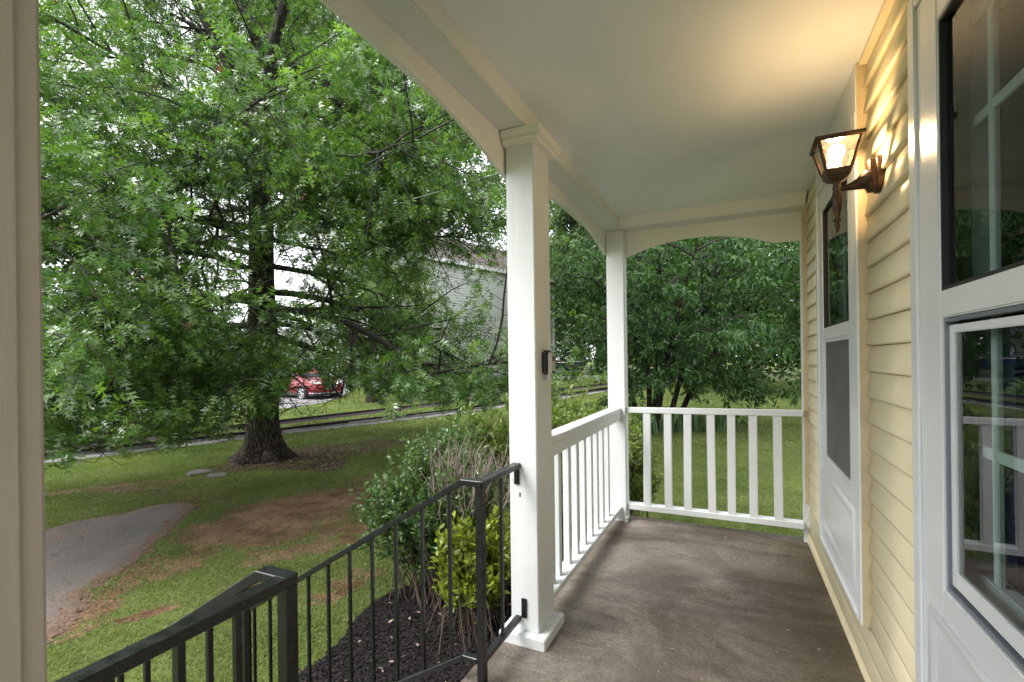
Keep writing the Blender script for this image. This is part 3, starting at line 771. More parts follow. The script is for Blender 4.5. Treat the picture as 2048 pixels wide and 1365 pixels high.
box('frieze', (CASE + 0.003, XS, DN[0] + 0.002, DN[1] - 0.002, 2.3005, CEIL - 0.001), MAT['alu'], dn, 0.002)

# ------------------------------------------------------------------ wall lantern (lit)
LX, LY = 0.345, 2.085
la = thing('wall_lantern', 'bronze coach lantern with a glowing bulb on the clapboard wall', 'lamp', (WX, LY, 1.96))
def ring_poly(w, h, n, x, yc, zc, sq=3.0):
    out = []
    for i in range(n):
        t = 2 * math.pi * i / n; c, s = math.cos(t), math.sin(t)
        out.append((x, yc + math.copysign(abs(c) ** (2 / sq), c) * w, zc + math.copysign(abs(s) ** (2 / sq), s) * h))
    return out
def loft(name, rings, mt, parent, smooth=True, cap=True):
    n = len(rings[0]); V = [p for r in rings for p in r]
    F = [[a * n + i, a * n + (i + 1) % n, (a + 1) * n + (i + 1) % n, (a + 1) * n + i] for a in range(len(rings) - 1) for i in range(n)]
    bm = bmesh.new(); vs = [bm.verts.new(v) for v in V]
    for f in F: bm.faces.new([vs[i] for i in f])
    if cap: bm.faces.new(vs[:n]); bm.faces.new(vs[-n:])
    bmesh.ops.recalc_face_normals(bm, faces=bm.faces)
    for f in bm.faces: f.smooth = smooth and len(f.verts) == 4
    me = bpy.data.meshes.new(name); bm.to_mesh(me); bm.free(); me.materials.append(mt)
    return obj(name, me, parent)
PZ = 1.962
loft('back_plate', [ring_poly(0.034, 0.066, 24, WX + 0.012, LY, PZ), ring_poly(0.034, 0.066, 24, WX - 0.010, LY, PZ), ring_poly(0.030, 0.061, 24, WX - 0.013, LY, PZ), ring_poly(0.030, 0.060, 24, WX - 0.030, LY, PZ), ring_poly(0.024, 0.052, 24, WX - 0.036, LY, PZ)], MAT['bronze'], la, False)
ap = [(WX - 0.03 - t * (WX - 0.03 - LX), LY, PZ - 0.012 - 0.022 * (1 - (1 - t) ** 2.2)) for t in np.linspace(0, 1, 10)]
tube('arm', ap, [0.030 * (1 - t) ** 2.2 + 0.0085 for t in np.linspace(0, 1, 10)], MAT['bronze'], la, 14)
lathe('stem', [(0.0005, 1.768), (0.004, 1.775), (0.0075, 1.79), (0.008, 1.802), (0.006, 1.808), (0.012, 1.812), (0.0125, 1.818), (0.007, 1.823), (0.008, 1.83), (0.0145, 1.86), (0.0165, 1.89), (0.0145, 1.915), (0.012, 1.925), (0.0145, 1.930), (0.0145, 1.936), (0.011, 1.945), (0.016, 1.957), (0.02, 1.963), (0.0005, 1.964)], MAT['bronze'], la, 18, (LX, LY, 0))
def sq(w, z): return [(LX - w, LY - w, z), (LX + w, LY - w, z), (LX + w, LY + w, z), (LX - w, LY + w, z)]
loft('cup', [sq(0.016, 1.956), sq(0.031, 1.966), sq(0.033, 1.972), sq(0.037, 1.974), sq(0.041, 1.990), sq(0.043, 1.996), sq(0.040, 1.9975)], MAT['bronze'], la, False)
B0, B1, ZA, ZB2 = 0.0395, 0.0640, 1.996, 2.094
for sx in (-1, 1):
    for sy in (-1, 1):
        obj('cage_bar', bar_mesh('cage_bar', [((LX + sx * B0, LY + sy * B0, ZA), (LX + sx * B1, LY + sy * B1, ZB2))], 0.009, 0.009, MAT['bronze'], 0.001), la)
for dx, dy in ((1, 0), (-1, 0), (0, 1), (0, -1)):
    a0, a1 = B0 - 0.001, B1 - 0.001
    q = [(LX + dx * a0 + (-dy) * a0, LY + dy * a0 + dx * a0, ZA), (LX + dx * a0 + dy * a0, LY + dy * a0 - dx * a0, ZA), (LX + dx * a1 + dy * a1, LY + dy * a1 - dx * a1, ZB2), (LX + dx * a1 - dy * a1, LY + dy * a1 + dx * a1, ZB2)]
    obj('pane', np_mesh('pane', q, [[0, 1, 2, 3]], MAT['seeded']), la)
V = [p for q in (sq(0.060, 2.0935), sq(0.074, 2.0925), sq(0.0755, 2.100), sq(0.0755, 2.106), sq(0.062, 2.106), sq(0.060, 2.0935)) for p in q]
obj('rim', np_mesh('rim', V, [[4 * r + i, 4 * r + (i + 1) % 4, 4 * r + 4 + (i + 1) % 4, 4 * r + 4 + i] for r in range(5) for i in range(4)], MAT['bronze']), la)
obj('top_pane', np_mesh('top_pane', sq(0.061, 2.101), [[0, 1, 2, 3]], MAT['seeded']), la)
lathe('socket', [(0.0005, 1.998), (0.014, 1.998), (0.014, 2.012), (0.0125, 2.020), (0.0005, 2.021)], MAT['arch_white'], la, 14, (LX, LY, 0))
lathe('bulb', [(0.0115, 2.020), (0.012, 2.030), (0.016, 2.040), (0.0235, 2.052), (0.0265, 2.063), (0.0255, 2.074), (0.0195, 2.084), (0.010, 2.0895), (0.0005, 2.091)], MAT['bulb'], la, 20, (LX, LY, 0))

# ------------------------------------------------------------------ foliage tools
def nrm(a): return a / (np.linalg.norm(a, axis=-1, keepdims=True) + 1e-9)
def tmpl(half, mid, tris_half, curl=0.0):
    """leaf template: half outline points + midrib points, mirrored"""
    P = [(0, y, 0) for y in mid]; nm = len(P)
    P += [(x, y, z) for x, y, z in half]; nh = len(half)
    P += [(-x, y, z) for x, y, z in half]
    T = list(tris_half) + [tuple((i if i < nm else i + nh) for i in t[::-1]) for t in tris_half]
    P = np.array(P, float)
    P[:, 2] -= curl * P[:, 1] ** 2
    return P, np.array(T)
# pin oak leaf: deep sinuses, pointed lobes.  midrib 0..4, half points 5..
OAK_HI = tmpl([(0.032, 0.06, .0), (0.032, 0.82, .0), (0.31, 0.04, .05), (0.03, 0.22, .0), (0.035, 0.34, .0), (0.47, 0.62, .08), (0.035, 0.53, .0), (0.30, 0.37, .06), (0.15, 0.43, .02), (0.03, 0.68, .0), (0.26, 0.97, .05), (0.33, 0.19, .04), (0.12, 0.10, .02)],
              [-0.25, 0.0, 1.0], [(1, 3, 4), (1, 4, 2), (3, 5, 6), (7, 8, 9), (7, 10, 11), (12, 13, 4), (15, 14, 6)], 0.14)
OAK_LO = tmpl([(0.32, 0.10, .06), (0.48, 0.50, .09), (0.28, 0.88, .06), (0.045, 0.62, 0)], [-0.1, 0.17, 0.34, 0.5, 1.0], [(0, 5, 1), (2, 6, 3), (3, 7, 8), (1, 8, 4), ], 0.16)
LANCE = tmpl([(0.16, 0.32, .04), (0.13, 0.65, .04)], [0, 1.0], [(0, 2, 3), (0, 3, 1)], 0.22)
OVAL = tmpl([(0.19, 0.30, .05), (0.21, 0.62, .05)], [0, 1.0], [(0, 2, 3), (0, 3, 1)], 0.12)
KITE = tmpl([(0.30, 0.45, .06)], [0, 1.0], [(0, 2, 1)], 0.1)
BLADE = (np.array([(-0.5, 0, 0), (0.5, 0, 0), (0.0, 1, 0)], float), np.array([(0, 1, 2)]))

def leaf_frames(pos, ax, no, size):
    ax = nrm(ax); no = nrm(no - (no * ax).sum(1, keepdims=True) * ax); sd = np.cross(ax, no)
    return pos, sd, ax, no, size
def leaves_np(T, fr):
    P, tri = T; pos, sd, ax, no, size = fr
    V = pos[:, None] + size[:, None, None] * (P[None, :, 0:1] * sd[:, None] + P[None, :, 1:2] * ax[:, None] + P[None, :, 2:3] * no[:, None])
    n = len(P)
    F = tri[None] + (np.arange(len(pos)) * n)[:, None, None]
    return V.reshape(-1, 3), F.reshape(-1, 3), n
def crown(name, parent, sets, mt, tints):
    """sets: list of (template, frame tuple, tint)"""
    Vs, Fs, At, o = [], [], [], 0
    for T, fr, ti in sets:
        if not len(fr[0]): continue
        V, F, n = leaves_np(T, fr)
        Vs.append(V); Fs.append(F + o); At.append(np.repeat(ti, n)); o += len(V)
    return stuff(obj(name, np_mesh(name, np.concatenate(Vs), np.concatenate(Fs), mt, False, {'tint': np.concatenate(At)}), parent))
def sub(fr, m): return tuple(a[m] for a in fr)
def pick_largest(fr, k=300, jitter=0.0):
    """indices of the k leaves that show largest in the picture"""
    u, v, w = proj(fr[0])
    ok = (w > 0.5) & (u > 110) & (u < 1990) & (v > 10) & (v < 1350)
    sc_ = np.where(ok, fr[4] / np.maximum(w, 0.1), 0)
    return np.argsort(-sc_)[:k]
def leaf_parts(name, T, fr, ti, mt, parent, nvar=6):
    """each of these leaves an object of its own; alike leaves share a mesh"""
    meshes = []
    for q in range(nvar):
        t = (q + 0.5) / nvar
        meshes.append(np_mesh(name, T[0], T[1], mt, False, {'tint': np.full(len(T[0]), t)}))
    inv = parent.matrix_world.inverted()
    for i in range(len(fr[0])):
        me = meshes[min(nvar - 1, int(ti[i] * nvar))]
        o = bpy.data.objects.new(name, me)
        s = fr[4][i]
        M = Matrix.Identity(4)
        for r in range(3):
            M[r][0], M[r][1], M[r][2], M[r][3] = fr[1][i][r] * s, fr[2][i][r] * s, fr[3][i][r] * s, fr[0][i][r]
        col.objects.link(o)
        o.parent = parent
        o.matrix_parent_inverse = inv
        o.matrix_world = M
def grow(R, p, d, L, n, droop, wig, floor=None):
    pts = [np.array(p, float)]; d = np.array(d, float); st = L / n
    for i in range(n):
        d = d + np.array([0, 0, -droop * st]) + R.normal(0, wig, 3)
        if floor is not None and d[2] < 0 and pts[-1][2] + d[2] * st * 1.5 < floor: d[2] = 0.05 + 0.2 * R.random()
        d /= np.linalg.norm(d)
        pts.append(pts[-1] + d * st)
    return np.array(pts)
def at(path, t):
    x = t * (len(path) - 1); i = min(int(x), len(path) - 2); f = x - i
    return path[i] * (1 - f) + path[i + 1] * f, nrm(path[i + 1] - path[i])
def perp(R, d, flat=0.6):
    v = R.normal(0, 1, 3); v[2] *= flat
    v = v - (v @ d) * d
    return v / np.linalg.norm(v)
def leaves_on(R, tw, per, spread, size, droop=0.3, upn=0.9, t0=0.25, side=0.9):
    """tw (n,k,3) twig paths -> leaf frames"""
    n = len(tw); cnt = R.poisson(per, n)
    idx = np.repeat(np.arange(n), cnt); m = len(idx)
    t = t0 + (1 - t0) * R.random(m) ** 0.7
    x = t * (tw.shape[1] - 1); i = np.minimum(x.astype(int), tw.shape[1] - 2); f = (x - i)[:, None]
    a = tw[idx, i]; b = tw[idx, i + 1]
    pos = a * (1 - f) + b * f + R.normal(0, spread, (m, 3))
    d = nrm(b - a)
    ax = d * 0.55 + R.normal(0, side, (m, 3)) * np.array([1, 1, 0.7]) + np.array([0, 0, -droop])
    no = np.array([0, 0, upn]) + R.normal(0, 0.55, (m, 3))
    s = size * R.uniform(0.72, 1.2, m)
    return leaf_frames(pos, ax, no, s), idx

def tree(name, label, cat, base, H, r0, limbs, R, leaf, mt, group=None, lean=(0, 0), trunk_top=0.8, sec=9, twn=6, per=12, twl=0.5, size=0.1, droop=0.3, bark='bark', parts=0, tmp=None, spread=0.03, flare=1.0, leaf_from=0.3, tint=(0.0, 0.9), trunks=1, sides=9, tfun=None, stuff_branch=True):
    """limbs: list of (height, azimuth, pitch, length, droop, bareness)"""
    base = np.array([base[0], base[1], float(gz(base[0], base[1]))])
    T0 = thing(name, label, cat, base, group)
    # trunk
    n = 14
    zs = np.linspace(-0.15, H * trunk_top, n)
    path = np.stack([base[0] + lean[0] * zs / H + np.cumsum(R.normal(0, 0.012 * r0 / 0.3, n)), base[1] + lean[1] * zs / H + np.cumsum(R.normal(0, 0.012 * r0 / 0.3, n)), base[2] + zs], 1)
    rr = r0 * (1 - 0.75 * (zs / H).clip(0, 1)) + r0 * flare * np.exp(-(zs + 0.15) / 0.22) * 0.55
    tb = Tubes()
    if flare > 1.2:            # fluted base with roots
        zz = np.concatenate([np.array([-0.15, -0.05, 0.0, 0.04, 0.09, 0.15, 0.22, 0.32, 0.45, 0.62, 0.85, 1.2]), zs[zs > 1.5]])
        px = np.interp(zz, zs, path[:, 0]); py = np.interp(zz, zs, path[:, 1])
        S = 44; th = np.arange(S) * 2 * math.pi / S
        V = []
        ph = R.uniform(0, 6.28, 4)
        for q, z in enumerate(zz):
            fl = math.exp(-max(z, 0) / 0.24)
            lob = 0.5 + 0.5 * np.cos(5 * th + ph[0] + 0.5 * np.sin(th * 2 + ph[1]))
            big = 0.5 + 0.5 * np.cos(th - 0.25)
            big2 = 0.5 + 0.5 * np.cos(th - 3.5)
            rad_ = r0 * (1 - 0.75 * min(1, max(0, z / H))) * (1 + 0.05 * np.cos(9 * th + ph[2] + z)) * (1 + 0.03 * np.sin(4 * th + z * 2)) + r0 * fl * (0.30 + 0.75 * lob ** 2 + 0.55 * big ** 3 + 0.8 * big2 ** 4)
            V += [(px[q] + rad_[s] * math.cos(th[s]), py[q] + rad_[s] * math.sin(th[s]), base[2] + z) for s in range(S)]
        i = np.arange(len(zz) - 1)[:, None] * S; j = np.arange(S)[None]; j2 = (j + 1) % S
        F = np.stack([i + j, i + j2, i + S + j2, i + S + j], -1).reshape(-1, 4)
        obj('trunk', np_mesh('trunk', V, F, MAT[bark], True), T0)
    else:
        tb.add(path, rr, sides)
        obj('trunk', tb.mesh('trunk', MAT[bark]), T0)
    br = Tubes(); twigs = []; bare = []
    leaders = []
    for (h, az, pit, L, dr, bareness) in limbs:
        if leaders and h > H * trunk_top * 0.92:
            lpth = leaders[int(R.integers(0, len(leaders)))]
            p, ld = at(lpth, float(np.clip((h - H * trunk_top) / (H * 0.42) + R.normal(0, 0.06), 0.08, 0.97)))
            az = math.atan2(p[1] - base[1], p[0] - base[0]) + R.normal(0, 1.0)
        else: p = np.array([np.interp(h, zs, path[:, 0]), np.interp(h, zs, path[:, 1]), base[2] + h])
        d = np.array([math.cos(az) * math.cos(pit), math.sin(az) * math.cos(pit), math.sin(pit)])
        fl_ = base[2] + (1.0 if name == 'oak_tree' else 1.15)
        lp = grow(R, p, d, L, 9, dr, 0.075, fl_ + 0.25)
        if bareness < 0:
            leaders.append(lp); br.add(lp, np.linspace(r0 * 0.52, 0.03, 10), 9); bareness = 0.0
        lr = max(0.012, min(r0 * 0.36, 0.0115 * L + 0.008))
        br.add(lp, np.linspace(lr, 0.006, 10), 6)
        ns = max(3, int(sec * L / 4.5 + R.random()))
        for q in range(ns):
            t = leaf_from * 0.6 + (1 - leaf_from * 0.6) * (q + R.random()) / ns
            a, dd = at(lp, t)
            sd = perp(R, dd, 0.55) * (1 if q % 2 else 1)
            d2 = nrm(dd * 0.75 + sd * 0.95 + np.array([0, 0, 0.05]))
            L2 = L * (0.42 - 0.22 * t) * R.uniform(0.75, 1.25) + 0.25
            sp = grow(R, a, d2, L2, 6, dr * 1.7 + 0.05, 0.10, fl_)
            br.add(sp, np.linspace(0.014 * L2 / 1.5 + 0.004, 0.003, 7), 4)
            nt = max(2, int(twn * L2 / 1.2 + R.random()))
            for w in range(nt):
                tt = 0.12 + 0.88 * (w + R.random()) / nt
                a2, d3 = at(sp, tt)
                d4 = nrm(d3 * 0.6 + perp(R, d3, 0.6) * 0.9 + np.array([0, 0, -0.12]))
                tp = grow(R, a2, d4, twl * R.uniform(0.6, 1.3), 3, 0.35, 0.14, fl_ - 0.2)
                br.add(tp, np.linspace(0.0045, 0.0018, 4), 3)
                hd = np.linalg.norm((tp[-1] - path[0])[:2])
                if t > leaf_from and R.random() > bareness: twigs.append(tp)
        twigs.append(lp[-4:])
    o = obj('branchwork', br.mesh('branchwork', MAT['twig']), T0)
    stuff(o)
    tw = np.array(twigs)
    fr, idx = leaves_on(R, tw, per, spread, size, droop)
    tc = R.normal(0, 0.16, len(tw))
    ti = np.clip(tint[0] + (tint[1] - tint[0]) * (R.beta(2, 2.4, len(idx)) + tc[idx] * 1.2), 0.02, 0.97)
    kg = fr[0][:, 2] > gz(fr[0][:, 0], fr[0][:, 1]) + 0.72
    fr = sub(fr, kg); ti = ti[kg]
    if tfun is not None: keep = tfun(fr[0]); fr = sub(fr, keep); ti = ti[keep]
    if cat == 'oak tree': ti[R.random(len(ti)) < 0.0022] = 1.0
    hi, lo = leaf if isinstance(leaf, tuple) and isinstance(leaf[0], tuple) else (leaf, leaf)
    rest = np.ones(len(ti), bool)
    if parts:
        pk = pick_largest(fr, parts)
        rest[pk] = False
        leaf_parts('leaf', hi, sub(fr, pk), ti[pk], mt, T0)
    dist = np.linalg.norm(fr[0] - CAM, axis=1)
    near = dist < 6.0
    crown('crown', T0, [(hi, sub(fr, rest & near), ti[rest & near]), (lo, sub(fr, rest & ~near), ti[rest & ~near])], mt, None)
    return T0, len(ti)

# ------------------------------------------------------------------ the pin oak
R = np.random.default_rng(5)
tocam = math.atan2(-OAK[1], -OAK[0])
limbs = []
NL = 56
for q, (da_, pt_, L_) in enumerate(((0.35, 66, 6.5), (1.75, 60, 6.0), (2.9, 70, 7.0), (4.0, 58, 6.2), (5.2, 64, 6.4))):
    limbs.append((5.2 + 0.28 * q, tocam + da_, rad(pt_), L_, 0.01, -1.0))
for i in range(NL):
    f = i / (NL - 1)
    h = 2.0 + 10.0 * f ** 1.08
    az = i * 2.399963 + R.normal(0, 0.15)
    da = abs((az - tocam + math.pi) % (2 * math.pi) - math.pi)
    L = (5.9 - 3.2 * f) * R.uniform(0.85, 1.08)
    pit = rad(-4 + 24 * min(1, f / 0.35) + 30 * max(0, (f - 0.35) / 0.65)) + R.normal(0, 0.10)
    dr = 0.105 * (1 - f) ** 1.5 + 0.015
    bare_ = 0.0
    if da < 0.5 and 0.04 < f < 0.30: L *= 0.75; bare_ = 0.15
    limbs.append((h, az, pit, L, dr, bare_))
# two lower limbs reaching towards the driveway and one towards the hedge, as in the picture
def aim(u, v, dist, h, L, dr):
    q = atd(u, v, dist); a = math.atan2(q[1] - OAK[1], q[0] - OAK[0])
    d = math.hypot(q[0] - OAK[0], q[1] - OAK[1])
    limbs.append((h, a, math.atan2(q[2] - (G0 + h), d) + dr * d * 0.32, d * L, dr, 0.0))
aim(150, 640, 4.6, 2.9, 1.12, 0.09)
aim(230, 420, 4.6, 4.2, 1.1, 0.07)
aim(130, 250, 4.4, 5.4, 1.1, 0.06)
aim(170, 760, 5.2, 2.3, 1.12, 0.08)
aim(120, 850, 4.7, 2.2, 1.08, 0.06)
aim(230, 850, 5.4, 2.1, 1.05, 0.06)
aim(390, 830, 6.4, 2.1, 1.05, 0.06)
aim(930, 310, 6.6, 5.8, 1.0, 0.04)
aim(990, 330, 6.2, 5.6, 1.0, 0.04)
aim(840, 200, 6.2, 6.4, 1.0, 0.04)
aim(900, 730, 8.6, 2.7, 1.1, 0.07)
aim(930, 430, 7.6, 4.8, 1.08, 0.06)
aim(980, 400, 7.4, 5.2, 1.05, 0.05)
aim(700, 150, 6.6, 7.0, 1.0, 0.04)
aim(850, 690, 8.8, 3.0, 1.06, 0.06)
aim(300, 120, 5.4, 6.6, 1.0, 0.05)
aim(760, 300, 6.8, 5.6, 1.1, 0.05)
aim(560, 330, 6.2, 5.2, 1.05, 0.06)
for q, (h, az, pit, L, dr, ba) in enumerate(limbs):       # no low bough across the parked car
    if h < 3.4 and ba >= 0:
        t_ = np.linspace(0.08, 0.6, 14)[:, None] * L
        pp = np.array([OAK[0], OAK[1], G0 + h]) + t_ * np.array([math.cos(az) * math.cos(pit), math.sin(az) * math.cos(pit), math.sin(pit)]) - np.array([0, 0, 0.5]) * dr * t_ ** 2
        u, v, w = proj(pp)
        if ((u > 560) & (u < 700) & (v > 715) & (v < 830)).any(): limbs[q] = (h + 0.9, az, pit + 0.12, L, dr, ba)
def oak_open(P):
    # the inside of the crown is bare, and thinner in front of the trunk
    q = P[:, :2] - OAK; r = np.linalg.norm(q, axis=1); c = -OAK / np.linalg.norm(OAK)
    al = q @ c; off = np.abs(q[:, 0] * c[1] - q[:, 1] * c[0]); h = P[:, 2] - G0
    rr = np.random.default_rng(3).random(len(P))
    inner = ((r < 1.9) & (h < 5.0) & (rr < 0.75)) | (r < 0.55)
    wedge = (off < 0.5 + 0.09 * al) & (al > -0.5) & (h < 4.6) & (rr < 0.5) & (fbm(P[:, 0] * 1.0, P[:, 2], 0.8, 8, 2) > 0.42)
    low = (h < 0.8 + 0.85 * np.exp(-(r / 3.0) ** 2))
    u, v, w = proj(P)          # lower outline of the crown: the boughs are lifted over the lawn and the parked car
    low |= v > np.interp(u, [0, 80, 180, 220, 350, 450, 500, 548, 562, 590, 690, 705, 800, 900, 960, 1020], [940, 938, 915, 885, 885, 868, 850, 838, 770, 752, 752, 788, 822, 835, 815, 790]) + 14 * np.sin(u / 17.0) + 9 * np.sin(u / 7.3)
    lat = q @ rt[:2]
    side = (lat > 3.3) & (h > 1.75) & (h < 3.7) & (rr < 0.62)
    inner = inner | side
    return ~(inner | wedge | low)
oak, nlf = tree('oak_tree', 'large pin oak with a dark trunk and drooping lobed leaves', 'oak tree', OAK, 14.0, 0.275, limbs, R, (OAK_HI, OAK_LO), MAT['oakleaf'],
     sec=16, twn=9, per=21, twl=0.5, size=0.118, droop=0.35, parts=300, flare=1.5, leaf_from=0.30, spread=0.05, tfun=oak_open, trunk_top=0.47)
print('oak leaves', nlf)

# ------------------------------------------------------------------ the other trees
def std_limbs(R, H, n, h0, L0, L1, p0, p1, dr):
    out = []
    for i in range(n):
        f = i / max(1, n - 1)
        out.append((h0 + (H * 0.78 - h0) * f, i * 2.4 + R.normal(0, 0.3), rad(p0 + (p1 - p0) * f) + R.normal(0, 0.1), (L0 + (L1 - L0) * f) * R.uniform(0.8, 1.15), dr, 0.0))
    return out
def clump_tree(name, label, base, H, rx, r0, R, mt, nclump, nleaf, size, group=None, zc=0.58, zr=0.46, tint=(0.0, 0.9), leaf=KITE, rc=0.95):
    base = np.array([base[0], base[1], float(gz(base[0], base[1]))])
    T0 = thing(name, label, 'tree', base, group)
    tp = Tubes(); n = 10; z = np.linspace(-0.15, H * 0.8, n)
    path = np.stack([base[0] + np.cumsum(R.normal(0, 0.05, n)), base[1] + np.cumsum(R.normal(0, 0.05, n)), base[2] + z], 1)
    tp.add(path, r0 * (1 - 0.8 * np.maximum(z, 0) / H) + r0 * 0.5 * np.exp(-(z + 0.15) / 0.2), 12)
    obj('trunk', tp.mesh('trunk', MAT['bark']), T0)
    br = Tubes(); C = []
    for i in range(nclump):
        v = nrm(R.normal(0, 1, 3)) * R.random() ** 0.4
        c = base + np.array([v[0] * rx, v[1] * rx, H * zc + v[2] * H * zr])
        c[2] = max(c[2], base[2] + 0.9)
        C.append(c)
        h = np.clip((c[2] - base[2]) * R.uniform(0.45, 0.85), 0.6, H * 0.75); a = at(path, min(0.98, h / (H * 0.8)))[0]
        t = np.linspace(0, 1, 6)[:, None]; p = a * (1 - t) + c * t + np.cumsum(R.normal(0, 0.05, (6, 3)), 0); p[:, 2] += 0.25 * np.sin(np.pi * t[:, 0])
        br.add(p, np.linspace(0.06, 0.012, 6), 4)
    stuff(obj('branchwork', br.mesh('branchwork', MAT['twig']), T0))
    C = np.array(C); idx = R.integers(0, nclump, nleaf)
    off = nrm(R.normal(0, 1, (nleaf, 3))) * (R.random((nleaf, 1)) ** 0.45) * (rc * R.uniform(0.7, 1.3, nclump))[idx][:, None] * np.array([1, 1, 0.62])
    pos = C[idx] + off
    k_ = pos[:, 2] > gz(pos[:, 0], pos[:, 1]) + 0.35
    out = nrm(off + np.array([0, 0, 0.4]))
    fr = leaf_frames(pos, out * 0.5 + R.normal(0, 0.7, (nleaf, 3)) + np.array([0, 0, -0.35]), out * 0.7 + R.normal(0, 0.55, (nleaf, 3)), size * R.uniform(0.7, 1.3, nleaf))
    tc = R.normal(0, 0.15, nclump)
    ti = np.clip(tint[0] + (tint[1] - tint[0]) * (R.beta(2, 2.4, nleaf) + tc[idx]), 0.02, 0.97)
    fr = sub(fr, k_); ti = ti[k_]
    crown('crown', T0, [(leaf, fr, ti)], mt, None)
    return T0
R = np.random.default_rng(21)
b2 = onz(745, 806, G0 + 0.05)
clump_tree('maple_tree', 'small pale leaved tree on the lawn past the kerb, beside the red car', b2[:2], 9.5, 2.9, 0.27, R, MAT['paleleaf'], 60, 13000, 0.16, None, 0.55, 0.42, (0, 0.9), KITE, 0.75)

# multi-stemmed tree with hanging lance leaves by the iris bed
R = np.random.default_rng(33)
PB = np.array([-2.05, 13.4])
pt = None
def stems_tree(name, label, base, stems, R, leaf, mt, size, per, group=None, sec=9, twn=6, parts=0, droopl=0.7, stemr=0.085, tint=(0.05, 0.9)):
    base = np.array([base[0], base[1], float(gz(base[0], base[1]))])
    T0 = thing(name, label, 'tree', base, group)
    br = Tubes(); twigs = []
    for (dx, dy, H, lx, ly, nl, L0) in stems:
        st = Tubes()
        n = 9; z = np.linspace(-0.1, H, n); zz = np.maximum(z, 0)
        p = np.stack([base[0] + dx + lx * (zz / H) ** 1.3 + np.cumsum(R.normal(0, 0.02, n)), base[1] + dy + ly * (zz / H) ** 1.3 + np.cumsum(R.normal(0, 0.02, n)), base[2] + z], 1)
        st.add(p, np.linspace(stemr, 0.02, n), 9)
        obj('trunk', st.mesh('trunk', MAT['bark']), T0)
        for q in range(nl):
            t = 0.28 + 0.72 * (q + R.random()) / nl
            a, d = at(p, t)
            az = q * 2.4 + R.normal(0, 0.4); pit = rad(28) + R.normal(0, 0.25)
            L = L0 * (1.15 - 0.5 * t) * R.uniform(0.8, 1.2)
            lp = grow(R, a, (math.cos(az) * math.cos(pit), math.sin(az) * math.cos(pit), math.sin(pit)), L, 8, 0.30, 0.08)
            br.add(lp, np.linspace(0.03, 0.005, 9), 5)
            ns = max(3, int(sec * L / 2.5))
            for w in range(ns):
                tt = 0.2 + 0.8 * (w + R.random()) / ns
                a2, d2 = at(lp, tt)
                sp = grow(R, a2, nrm(d2 * 0.7 + perp(R, d2, 0.5)), 0.35 + 0.5 * R.random(), 4, 0.7, 0.1)
                br.add(sp, np.linspace(0.008, 0.002, 5), 3)
                twigs.append(sp)
                for x in range(twn - 3):
                    a3, d3 = at(sp, R.uniform(0.3, 1))
                    twigs.append(grow(R, a3, nrm(d3 * 0.5 + perp(R, d3, 0.6)), 0.35, 4, 0.8, 0.1))
    stuff(obj('branchwork', br.mesh('branchwork', MAT['twig']), T0))
    tw = np.array(twigs)
    fr, idx = leaves_on(R, tw, per, 0.02, size, droopl, 0.7, 0.15, 0.75)
    tc = R.normal(0, 0.16, len(tw))
    ti = np.clip(tint[0] + (tint[1] - tint[0]) * (R.beta(2, 2.4, len(idx)) + tc[idx]), 0.02, 0.97)
    rest = np.ones(len(ti), bool)
    if parts:
        pk = pick_largest(fr, parts); rest[pk] = False
        leaf_parts('leaf', leaf, sub(fr, pk), ti[pk], mt, T0)
    crown('crown', T0, [(leaf, sub(fr, rest), ti[rest])], mt, None)
    print(name, len(ti))
    return T0
stems_tree('stemmed_tree', 'multi-stemmed tree with drooping lance leaves above the iris bed', PB,
    [(-0.45, 0.2, 4.6, -1.2, 0.2, 13, 2.6), (-0.08, 0, 5.4, -0.3, 0.5, 15, 2.8), (0.05, 0.1, 5.2, 0.4, -0.7, 15, 2.8), (0.42, 0.0, 4.8, 1.5, 0.1, 14, 2.8), (0.6, 0.25, 4.4, 2.6, 0.8, 14, 2.6), (0.1, -0.2, 4.6, 1.2, -1.5, 14, 2.4)],
    R, LANCE, MAT['pleaf'], 0.145, 11, sec=10, twn=6)
# willow-leaved tree near the house end
R = np.random.default_rng(41)
stems_tree('willow_tree', 'bright green narrow leaved tree at the edge of the back lawn by the house', (3.3, 15.5),
    [(0, 0, 6.2, -0.6, -0.3, 16, 2.6), (0.3, 0.2, 6.6, 0.8, 0.4, 14, 2.6), (-0.4, 0.1, 5.2, -1.4, 0.6, 14, 2.4)], R, LANCE, MAT['pleaf'], 0.17, 10, sec=10, twn=6, tint=(0.25, 1.1))
# tree line behind the back lawn
LINE = [(0.4, 26.0, 10, 4.6, 'dense dark tree behind the back lawn, between stemmed tree and house'), (5.4, 24.0, 10, 4.4, 'dense dark tree behind the willow-leaved tree'), (-4.2, 29.0, 14, 4.8, 'tall dark tree behind the multi-stemmed tree'),
        (-8.2, 37.0, 19, 5.6, 'tall tree behind the picnic table'), (-13.5, 44.0, 23, 7.0, 'tall tree behind the dark blue boat, right of the white house'), (9.5, 20.0, 10, 4.4, 'broad tree beyond the end of the cream house'), (-1.0, 37.0, 14, 5.0, 'tallest tree in the far tree line'), (-19.0, 52.0, 15, 6.0, 'big tree rising behind the roof of the white house')]
for q, (x, y, H, rx, lab) in enumerate(LINE):
    R = np.random.default_rng(100 + q)
    clump_tree('broadleaf_tree', lab, (x, y), H, rx, 0.22, R, MAT['farleaf'], int(95 * max(1, H / 12)), int(17000 * max(1, H / 12)), 0.25 if H < 15 else 0.30, 'tree line behind the lawns', 0.50, 0.47, (-0.05, 0.85), KITE, 1.15)

